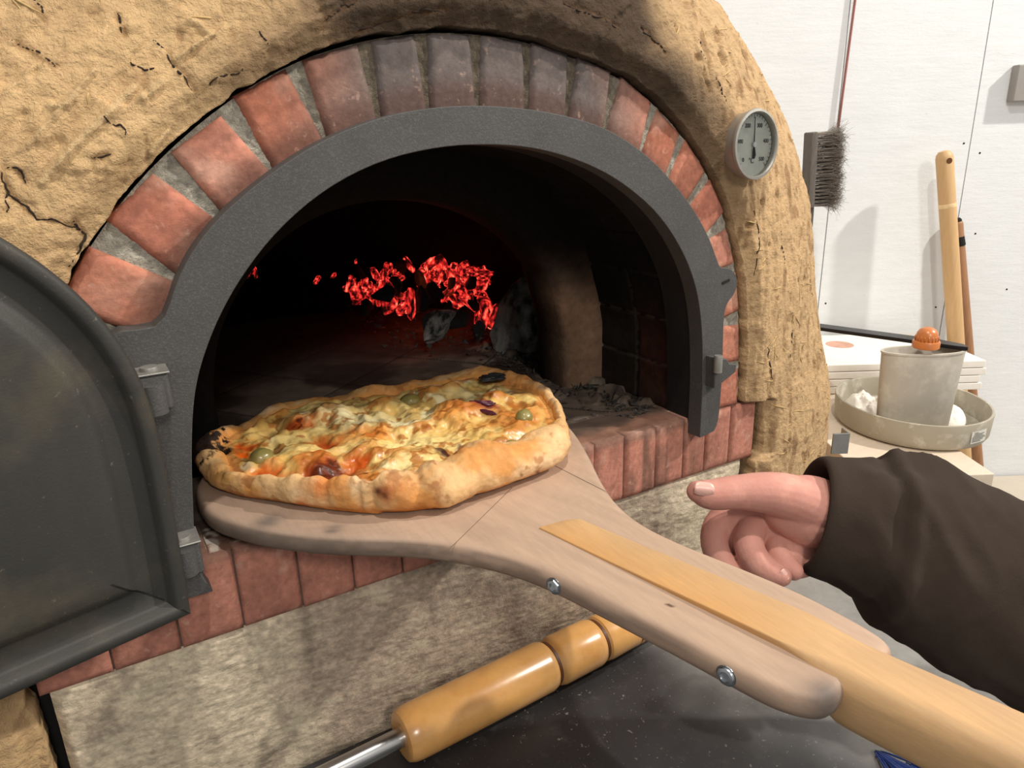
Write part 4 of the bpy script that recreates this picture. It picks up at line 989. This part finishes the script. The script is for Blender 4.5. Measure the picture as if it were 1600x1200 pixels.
# small nail holes
V, F = [], []
prt = []
for (px, py) in ((1506, 224), (1531, 239), (1524, 365), (1573, 452), (1462, 480), (1290, 474)):
    p = at_b([(px, py)], WB)[0]; prt.append(tube_data([p-BX*.0006, p+BX*.0005], .0022, 10))
v, f = join(prt); mesh_obj('nail_hole', v, f, M_black, wallo)
struct(box('floor', room(.5, .55, -1.16), (4.6, 2.6, .02), mat('grey_floor', (150, 145, 138), rough=.8), axes=axs))
p0 = at_b([(1337, -6)], WB-.006)[0]; p1 = at_b([(1309, 206)], WB-.006)[0]; p00 = p0+(p0-p1)*1.5
v, f = tube_data(resample([p00, p0, p1], 12), .0026, 8); tag(mesh_obj('red_cord', v, f, mat('red_cord', (150, 96, 88), rough=.7)), 'thin reddish cord hanging down the wall above the wire brush', 'cord')
g = at_b([(1592, 131)], WB)[0]; g = g+AX*.035-BX*.012
tag(box('wall_box', g, (.115, .024, .076), mat('grey_plastic', (150, 145, 140), rough=.6, var=.08), bev=.003, axes=axs), 'small grey box fixed to the white wall at the top right', 'box')

# bench along the wall and side table
ZBn = at_b([(1540, 744)], WB-.005)[0][2]
BN = thing('bench', 'low beige bench running along the white wall', 'bench', tuple(room(1.2, 1.35, -1.15)))
M_bench = mat('beige_laminate', (196, 186, 170), rough=.5, var=.06)
box('bench_top', room(1.15, (1.15+WB)/2-.002, ZBn-.015), (1.5, WB-1.155, .03), M_bench, BN, .003, axs)
for a_ in (.45, 1.85):
    for b_ in (1.2, WB-.05): box('bench_leg', room(a_, b_, (ZBn-.03-1.15)/2), (.04, .04, 1.15-.03+ZBn), M_bench, BN, .003, axs)
settle(BN)
ZTb = -.197
TB = thing('side_table', 'small pale wooden side table holding the grey tub tray', 'table', tuple(room(.72, 1.3, ZBn)))
M_pale = mat('pale_wood', (216, 200, 180), rough=.55, var=.08, vscale=20, stretch=(1, 6, 6))
taR = float((at_z([(1518, 716)], ZTb)[0]-CAM)@AX)
box('table_top', room((taR+.56)/2, 1.32, ZTb-.012), (taR-.56, .56, .024), M_pale, TB, .002, axs)
for a_, b_ in ((.58, 1.06), (taR-.015, 1.06), (.58, 1.58), (taR-.015, 1.58)):
    box('table_leg', room(a_, b_, (ZTb-.024+ZBn)/2), (.022, .022, ZTb-.024-ZBn), M_pale, TB, .001, axs)
brp = at_z([(1312, 700)], ZTb)[0]
M_galv = mat('galvanised', (150, 150, 148), rough=.4, metal=.8, var=.2)
mcn = at_b([(1313, 693)], 1.030)[0]
box('metal_corner', mcn, (.026, .003, .034), M_galv, TB, .0005, axs)
box('metal_corner', mcn+AX*.012+BX*.012, (.003, .024, .034), M_galv, TB, .0005, axs)
settle(TB)

# tray
M_grey = mat('dusty_plastic', (168, 160, 143), rough=.6, var=.08, vscale=30, spots=[(26, .55, .72, (226, 220, 206), .55)], bumps=((200, .15, .0006),))
tc2 = room(.745, 1.262, ZTb+.0006); RA, RB_ = .127, .140
def oval(name, prof, cen, mt, parent, ra, rb, n=96):
    V = []; F = []
    for (s_, z_) in prof:
        for k in range(n):
            a = 2*math.pi*k/n; V.append(cen+AX*((ra+s_)*math.cos(a))+BX*((rb+s_)*math.sin(a))+np.array([0, 0, z_]))
    for j in range(len(prof)-1):
        for k in range(n): F.append((j*n+k, j*n+(k+1) % n, (j+1)*n+(k+1) % n, (j+1)*n+k))
    F.append(tuple(range(n))); F.append(tuple((len(prof)-1)*n+k for k in range(n)))
    o = mesh_obj(name, V, F, mt, parent, smooth=False); o.data.polygons.foreach_set('use_smooth', [True]*(len(F)-2)+[False]*2)
    o.modifiers.new('split', 'EDGE_SPLIT').split_angle = math.radians(45)
    return o
TRAY = thing('tray', 'wide oval grey plastic tray with high rim and flour in it on the side table', 'tray', tuple(tc2))
oval('tray_body', [(-.030, 0), (-.012, .0), (-.005, .003), (-.001, .010), (.001, .046), (.0005, .0485), (-.0015, .049), (-.0035, .0485), (-.005, .046), (-.008, .010), (-.014, .006), (-.030, .006)], tc2, M_grey, TRAY, RA, RB_)
# paper label with lines of small print
lc = at_b([(1531, 686)], 1.11)[0]
def on_tray(a, z, out=.0012):
    return tc2+AX*((RA+out)*math.cos(a))+BX*((RB_+out)*math.sin(a))+np.array([0, 0, z])
V = []; F = []
def _px(p):
    v = np.array(p)-CAM; return 800+FPX*float(v@_R)/float(v@_fw)
a_c = min((math.radians(-95+k) for k in range(90)), key=lambda a: abs(_px(on_tray(a, .025))-1531)); hw = .15
for i in range(11):
    for z_ in (.014, .036): V.append(on_tray(a_c-hw+2*hw*i/10, z_))
F = grid_faces(11, 2); lab = mesh_obj('paper_label', V, F, mat('label_paper', (208, 204, 194), rough=.7, var=.06), TRAY)
V = []; F = []
for r_i, (u0, u1) in enumerate(((.15, .4), (.15, .8), (.1, .7), (.05, .85), (.05, .95), (.05, .75), (.05, .6))):
    z_ = .0335-.0026*r_i
    for i in range(9):
        a = a_c-hw+2*hw*(u0+(u1-u0)*i/8)
        for zz in (z_, z_-.0009): V.append(on_tray(a, zz, .0017))
    F += grid_faces(9, 2, off=r_i*18)
mesh_obj('label_print', V, F, M_black, lab)
settle(TRAY)
M_flour = mat('flour', (238, 232, 222), rough=.95, var=.05, vscale=60, spec=.1, bumps=((120, .6, .003),))
def heap(cen, ra, rb, h, seed):
    n_ = 50; V = []
    for i in range(n_):
        for j in range(n_):
            u = -1+2*i/(n_-1); v = -1+2*j/(n_-1); r = math.hypot(u, v); V.append((u, v, r))
    V = np.array(V); hh = np.clip(1-V[:, 2]**2, 0, 1)**.7*h*(.6+.8*fbm(np.c_[V[:, 0], V[:, 1], V[:, 0]*0], 2.5, 4, seed))
    W_ = cen+AX*(V[:, 0:1]*ra)+BX*(V[:, 1:2]*rb); W_[:, 2] = cen[2]+hh
    F = [f for f in grid_faces(n_, n_) if max(V[list(f), 2]) < 1.02]
    used = sorted({i for f in F for i in f}); mp = {u: k for k, u in enumerate(used)}
    return W_[used].tolist(), [tuple(mp[i] for i in f) for f in F]
tb_c = tc2+AX*(-.010)+BX*(.0)
v, f = join([heap(tc2+AX*(.068)+BX*(.01)+np.array([0, 0, .0062]), .036, .055, .034, 4), heap(tc2+AX*(-.060)+BX*(.045)+np.array([0, 0, .0062]), .040, .05, .036, 9)])
tag(mesh_obj('flour', v, f, M_flour), 'white flour heaped in the grey tray beside the grey tub', 'flour', kind='stuff')
# tub
M_tub = mat('floury_tub', (188, 181, 168), rough=.7, var=.08, vscale=25, spots=[(30, .5, .75, (228, 222, 210), .5), (14, .55, .75, (178, 172, 160), .4)], bumps=((160, .2, .0008),))
zt_ = .150
tubc = tc2+AX*(-.026)+BX*(-.058)+np.array([0, 0, .0068])
tub = oval('oval_tub', [(-.030, 0), (-.010, 0), (-.0075, .003), (0, zt_), (.0015, zt_+.001), (.0015, zt_+.004), (-.003, zt_+.004), (-.004, zt_), (-.012, .006), (-.030, .006)], tubc, M_tub, None, .072, .030, 72)
tag(tub, 'grey oval tub dusted with flour standing in the oval tray', 'tub')
ztub = tc2[2]+.0068+zt_+.004
# black flat tool across the rim, orange knob on it
e0 = room(float((at_z([(1250, 515)], ztub)[0]-CAM)@AX), float((at_z([(1250, 515)], ztub)[0]-CAM)@BX), 0)
q0 = at_z([(1230, 510)], ztub)[0]; q1 = at_z([(1512, 549)], ztub)[0]
ddir = (q1-q0)[:2]; Lb = np.linalg.norm(ddir); ddir /= Lb; dpp = np.array([-ddir[1], ddir[0]])
wb_ = .030
pl_ = [(*(q0[:2]-dpp*.002), ztub), (*(q1[:2]-ddir*.02-dpp*.002), ztub), (*(q1[:2]), ztub), (*(q1[:2]-ddir*.01+dpp*wb_*.6), ztub), (*(q1[:2]-ddir*.05+dpp*wb_), ztub), (*(q0[:2]+dpp*wb_), ztub)]
tag(prism('steel_scraper', pl_, (0, 0, 1), .0006, .0075, mat('black_steel', (40, 40, 42), rough=.35, metal=.5, var=.2), bev=.001), 'long flat black blade resting across the grey tub', 'scraper')
kc = at_z([(1446, 543)], ztub+.0078)[0]
M_or = mat('orange_plastic', (196, 116, 56), rough=.35, var=.08, coat=.3)
KN = lathe('orange_knob', [(.0005, 0), (.0205, 0), (.0215, .001), (.0215, .011), (.0205, .0125), (.0175, .013), (.0175, .020), (.0160, .027), (.0120, .0325), (.006, .0355), (.0005, .036)], kc, (0, 0, 1), M_or, None, 48)
tag(KN, 'orange plastic domed knob standing on the black blade', 'cap')
prt = []
for k in range(18):
    a = 2*math.pi*k/18; p = kc+np.array([math.cos(a)*.0176, math.sin(a)*.0176, .013]); prt.append(tube_data([p, p+np.array([0, 0, .007]), p+np.array([-math.cos(a)*.002, -math.sin(a)*.002, .0095])], .0011, 6))
v, f = join(prt); rb2 = mesh_obj('knob_ribs', v, f, M_or); rb2.parent = KN
# stack of white boxes behind
M_card = mat('white_card', (238, 232, 222), rough=.8, var=.04)
bz = ZTb+.001; xa0, xa1 = .50, float((at_b([(1532, 600)], 1.44)[0]-CAM)@AX)
zt_st = at_b([(1532, 562)], 1.44)[0][2]; nbx = 4; hb_ = (zt_st-bz)/nbx
for k in range(nbx):
    ox = (0, -.006, .004, 0)[k]
    bx_ = box('pizza_box', room((xa0+xa1)/2+ox, 1.555, bz+hb_*(k+.5)), (xa1-xa0, .24, hb_-.0012), M_card, bev=.0015, axes=axs)
    tag(bx_, ['flat white card box at the bottom of the stack behind the tub', 'flat white card box second from the bottom behind the tub', 'flat white card box second from the top behind the tub', 'flat white card box topmost of the stack behind the tub, with a reddish oval print'][k], 'box', 'flat white boxes behind the tub')
pc_ = at_z([(1312, 538)], zt_st)[0]
op = lathe('oval_print', [(.0005, 0), (.03, 0), (.03, .0003), (.0005, .0003)], (pc_[0], pc_[1], zt_st-.0004), (0, 0, 1), mat('faded_print', (206, 160, 140), rough=.8), bpy.data.objects['pizza_box.003'], 32)

# sticks leaning on the wall
def stick(name, label, cat, ptop, pbot, r, mt, hole=False, parts=None):
    L = np.linalg.norm(ptop-pbot); ax_ = (ptop-pbot)/L
    t = thing(name, label, cat, tuple(pbot))
    pf = [(.001, 0), (r*.9, .001), (r, .006), (r, L-r*.9), (r*.9, L-r*.5), (r*.62, L-r*.12), (.001, L)]
    s_ = lathe('pole', pf, pbot, ax_, mt, t, 32)
    return t, ax_, L
M_pole = mat('pole_wood', (202, 164, 116), rough=.5, var=.12, vscale=18, stretch=(8, 8, .8), bumps=((60, .1, .001),))
M_dpole = mat('dark_pole_wood', (158, 114, 80), rough=.55, var=.2, vscale=18, stretch=(8, 8, .8))
bt = room(float((at_b([(1512, 760)], 1.60)[0]-CAM)@AX), 1.60, ZBn+.001); tp = at_b([(1475, 235)], 1.655)[0]
t1, ax1, L1 = stick('wooden_pole', 'thick light wooden pole with a drilled top leaning on the white wall', 'pole', tp, bt, .0178, M_pole)
hp3 = tp-ax1*.022
lathe('drilled_hole', [(.0005, 0), (.0062, 0), (.0062, .0008), (.0005, .0008)], hp3-np.array(BX)*.0176, -BX, mat('hole_brown', (96, 56, 28), rough=.9), t1, 24)
lathe('pale_band', [(.0180, 0), (.0182, .001), (.0182, .008), (.0180, .009)], tp-ax1*.125, ax1, mat('pale_band', (232, 200, 150), rough=.5), t1, 32)
settle(t1)
bt2 = np.array([*at_b([(1533, 742)], 1.672)[0][:2], ZBn+.001]); tp2 = at_b([(1495, 343)], 1.704)[0]
t2, ax2, L2 = stick('dark_wooden_pole', 'thin darker wooden pole with black ferrule behind the light pole', 'pole', tp2, bt2, .0125, M_dpole)
lathe('ferrule', [(.0134, -.062), (.0138, -.060), (.0100, -.001), (.007, .003)], tp2, ax2, M_black, t2, 24)
settle(t2)

# wire brush
BR = thing('wire_brush', 'black wire brush standing upright behind the clay dome with frayed bristles', 'brush', tuple(room(.6, 1.52, -.05)))
BD = 1.52
def bp(px, py, d=0): return at_b([(px, py)], BD+d)[0]
up_ = (bp(1262, 207)-bp(1256, 325)); hL = np.linalg.norm(up_); up_ /= hL
out_ = AX-up_*(AX@up_); out_ /= np.linalg.norm(out_); dep = np.cross(up_, out_)
cen = (bp(1262, 207)+bp(1256, 325))/2
M_bw = mat('sooty_wood', (104, 98, 92), rough=.8, var=.35, vscale=60, stretch=(6, 6, 1))
box('brush_block', cen+out_*.007, (.014, .042, hL), M_bw, BR, .003, axes=np.array([out_, dep, up_]))
hb0 = bp(1257, 322)+out_*.007; hbot = at_b([(1240, 520)], BD)[0]; hbot[2] = zt_st+.004
v, f = tube_data(resample([hb0+up_*.01, hb0-up_*.03, (hb0+hbot)/2, hbot], 14), [(.013, .010)]*3+[(.009, .009)]*11, 12)
mesh_obj('brush_handle', v, f, M_bw, BR)
V = []; F = []
rb_ = np.random.RandomState(11); cnt_ = 0
for i in range(20):
    for j in range(6):
        base = cen+out_*.0135+up_*((i/19-.5)*(hL-.010))+dep*((j/5-.5)*.034)
        for k in range(26):
            b0 = base+up_*rb_.normal()*.0012+dep*rb_.normal()*.0012; Lr = .060+rb_.normal()*.004
            d1 = out_+up_*rb_.normal()*.05+dep*rb_.normal()*.05; d3 = out_+up_*rb_.normal()*.55+dep*rb_.normal()*.55
            pts = np.array([b0, b0+d1*Lr*.5, b0+d1*Lr*.5+d3*Lr*.28, b0+d1*Lr*.5+d3*Lr*.28+(out_*.5+up_*rb_.normal()*.9+dep*rb_.normal()*.9)*Lr*.13])
            o_i = len(V); wv = dep*.0003; wu = up_*.00035
            for q_ in pts: V += [q_-wv, q_+wv, q_+wu]
            for s in range(3):
                for e3 in range(3): F.append((o_i+s*3+e3, o_i+s*3+(e3+1) % 3, o_i+s*3+3+(e3+1) % 3, o_i+s*3+3+e3))
br_ = mesh_obj('bristles', V, F, mat('wire_bristles', (134, 124, 114), rough=.5, metal=.4, var=.5, vscale=60), BR, smooth=False); br_['kind'] = 'stuff'
settle(BR)

# ================================================================== hand and sleeve
PERS = thing('person', 'arm of a person in a dark brown sleeve reaching toward the peel, thumb pointing left', 'person', tuple(at_d(1330, 900, .62)))
def H(px, py, d): return at_d(px, py, d)
parts = []
def limb(pts, rads, n=20):
    P = smoothc(np.array(pts), 2); R = np.interp(np.linspace(0, 1, len(P)), np.linspace(0, 1, len(rads)), rads)
    v, f = tube_data(P, R, n); parts.append((v, f))
    for k, idx in ((0, 0), (1, -1)):       # rounded ends
        c_ = P[idx]; r = R[idx]; bm = bmesh.new(); bmesh.ops.create_icosphere(bm, subdivisions=3, radius=r*1.0)
        parts.append(([c_+np.array(v_.co[:]) for v_ in bm.verts], [tuple(x.index for x in ff.verts) for ff in bm.faces])); bm.free()
def ell(c_, r, rot=None):
    bm = bmesh.new(); bmesh.ops.create_icosphere(bm, subdivisions=4, radius=1)
    ax_ = np.array([_R, _U, -_fw]); 
    if rot:
        c0_, s0_ = math.cos(rot), math.sin(rot); ax_ = np.array([_R*c0_+_U*s0_, -_R*s0_+_U*c0_, -_fw])
    parts.append(([c_+ax_[0]*v_.co[0]*r[0]+ax_[1]*v_.co[1]*r[1]+ax_[2]*v_.co[2]*r[2] for v_ in bm.verts], [tuple(x.index for x in ff.verts) for ff in bm.faces])); bm.free()
S_ = .64/1125                      # metres per pixel at the hand
# wrist and forearm
limb([H(1260, 805, .650), H(1330, 815, .655), H(1420, 850, .66)], [.030, .029, .031])
# palm body behind, ball of the thumb in front
ell(H(1215, 815, .662), (.050, .032, .020), -.1)
ell(H(1262, 795, .640), (.040, .030, .020), -.10)
ell(H(1235, 860, .655), (.030, .024, .018), -.5)
ell(H(1160, 836, .657), (.020, .026, .010), -.2)
ell(H(1200, 850, .656), (.026, .026, .010), -.2)
# thumb
limb([H(1270, 792, .640), H(1215, 770, .630), H(1150, 768, .625), H(1112, 774, .622), H(1090, 768, .620)], [.024, .0205, .0150, .0132, .0095])
# fingers, curled back toward the palm
limb([H(1178, 800, .668), H(1126, 808, .668), H(1113, 846, .655), H(1130, 884, .645), H(1160, 908, .638)], [.0150, .0140, .0128, .0118, .0095])
limb([H(1205, 812, .662), H(1172, 822, .652), H(1168, 856, .636), H(1190, 888, .628), H(1220, 900, .622)], [.0150, .0138, .0132, .0120, .0092])
limb([H(1225, 832, .662), H(1210, 838, .654), H(1212, 866, .644), H(1228, 884, .638), H(1240, 892, .634)], [.0140, .0125, .0120, .0108, .0085])
limb([H(1245, 845, .660), H(1238, 848, .655), H(1248, 868, .648), H(1262, 880, .646), H(1272, 884, .646)], [.0115, .0105, .0100, .0092, .0080])
v, f = join(parts)
M_skin = mat('skin', (198, 142, 128), rough=.62, var=.10, vscale=60, sss=.15, spec=.25, spots=[(45, .5, .75, (186, 112, 102), .4), (30, .55, .75, (226, 172, 152), .4)], bumps=((330, .35, .0006), (120, .3, .0014, (1.6, .5, .5, 0, .3, .5)), (60, .3, .0015)))
hand = mesh_obj('hand', v, f, M_skin, PERS)
rm = hand.modifiers.new('fuse', 'REMESH'); rm.mode = 'VOXEL'; rm.voxel_size = .0011; rm.use_smooth_shade = True
sm = hand.modifiers.new('soften', 'SMOOTH'); sm.factor = .5; sm.iterations = 5
def nail(px, py, d, ln, wd, rot, toward=0.0):
    c_ = H(px, py, d); u_ = _R*math.cos(rot)+_U*math.sin(rot); w_ = -_R*math.sin(rot)+_U*math.cos(rot); o3 = -_fw
    V = []; n_ = 13
    for i in range(n_):
        for j in range(n_):
            a = -1+2*i/(n_-1); b_ = -1+2*j/(n_-1); k_ = math.sqrt(max(0, 1-(abs(a)**3.5)*.6)); V.append(c_+u_*a*ln+w_*b_*wd*k_+o3*(-(b_**2)*wd*.45-.0*a))
    o = mesh_obj('fingernail', V, grid_faces(n_, n_), mat('nail', (220, 172, 158), rough=.3, var=.04), PERS)
    o.modifiers.new('t', 'SOLIDIFY').thickness = .0006
    return o
nail(1101, 765, .6075, .0085, .0062, -.12)
nail(1226, 899, .6135, .0052, .0042, -.9)
# sleeve
SL = []
sec = [ # top px, bottom px, depth
 ((1283, 716), (1246, 886), .650), ((1290, 712), (1250, 893), .650), ((1320, 716), (1262, 900), .651), ((1360, 722), (1305, 912), .653), ((1400, 718), (1345, 945), .655), ((1432, 712), (1380, 990), .657), ((1470, 724), (1440, 1030), .655), ((1520, 745), (1500, 1062), .65), ((1570, 770), (1560, 1092), .64), ((1640, 800), (1640, 1130), .62), ((1760, 850), (1780, 1200), .60), ((1950, 930), (1980, 1300), .58)]
NSS = 140; NK = 96
TP = resample(smoothc(np.array([s[0] for s in sec], float), 1), NSS); BTM = resample(smoothc(np.array([s[1] for s in sec], float), 1), NSS); DP = np.interp(np.linspace(0, 1, NSS), np.linspace(0, 1, len(sec)), [s[2] for s in sec])
V = []
for i in range(NSS):
    t_ = H(TP[i][0], TP[i][1], DP[i]); b_ = H(BTM[i][0], BTM[i][1], DP[i]); c_ = (t_+b_)/2; hv = (t_-b_)/2; h_ = np.linalg.norm(hv); hv /= h_
    ax_ = H(*( (TP[min(i+1, NSS-1)]+BTM[min(i+1, NSS-1)])/2), DP[i])-H(*((TP[max(i-1, 0)]+BTM[max(i-1, 0)])/2), DP[i]); ax_ /= np.linalg.norm(ax_)
    dn_ = np.cross(hv, ax_); dn_ /= np.linalg.norm(dn_)
    if dn_@_fw > 0: dn_ = -dn_
    dpt = min(h_*.78, .052)
    for k in range(NK):
        a = 2*math.pi*k/NK; V.append(c_+hv*h_*math.sin(a)*1.0+dn_*dpt*math.cos(a))
V = np.array(V); cenl = np.repeat(V.reshape(NSS, NK, 3).mean(1), NK, 0); nn = V-cenl; nn /= np.linalg.norm(nn, axis=1)[:, None]
Ss = np.repeat(np.linspace(0, 1, NSS), NK)
R3 = np.stack([(V@_R)*.9+(V@_U)*.55, (V@_R)*-.35+(V@_U)*.6, V@_fw], 1)
fold = (ridge(R3*np.array([1, .45, 1]), 20, 2, 5)-.55)*.014+(fbm(V, 30, 3, 6)-.5)*.006
pk = sst(Ss, .02, .1); 
bunch = np.exp(-((Ss-.165)/.018)**2)*.0045-np.exp(-((Ss-.135)/.012)**2)*.0035
V = V+nn*((fold*pk+bunch)[:, None])
Vr = V.reshape(NSS, NK, 3); c0_ = Vr[0].mean(0)
inner_r = [c0_+(Vr[0]-c0_)*s_+(Vr[6].mean(0)-c0_)*t_ for s_, t_ in ((.94, -.02), (.88, .2), (.84, 1.0), (.82, 3.0))]
Vall = np.vstack([*[x for x in inner_r[::-1]], V])
mesh_obj('sleeve', Vall, [(i*NK+k, i*NK+(k+1) % NK, (i+1)*NK+(k+1) % NK, (i+1)*NK+k) for i in range(NSS+3) for k in range(NK)]+[tuple((NSS+3)*NK+k for k in range(NK))], mat('brown_jersey', (60, 50, 43), rough=.95, var=.14, vscale=25, spec=.15, bumps=((500, .35, .0008), (40, .3, .003))), PERS)
settle(PERS)
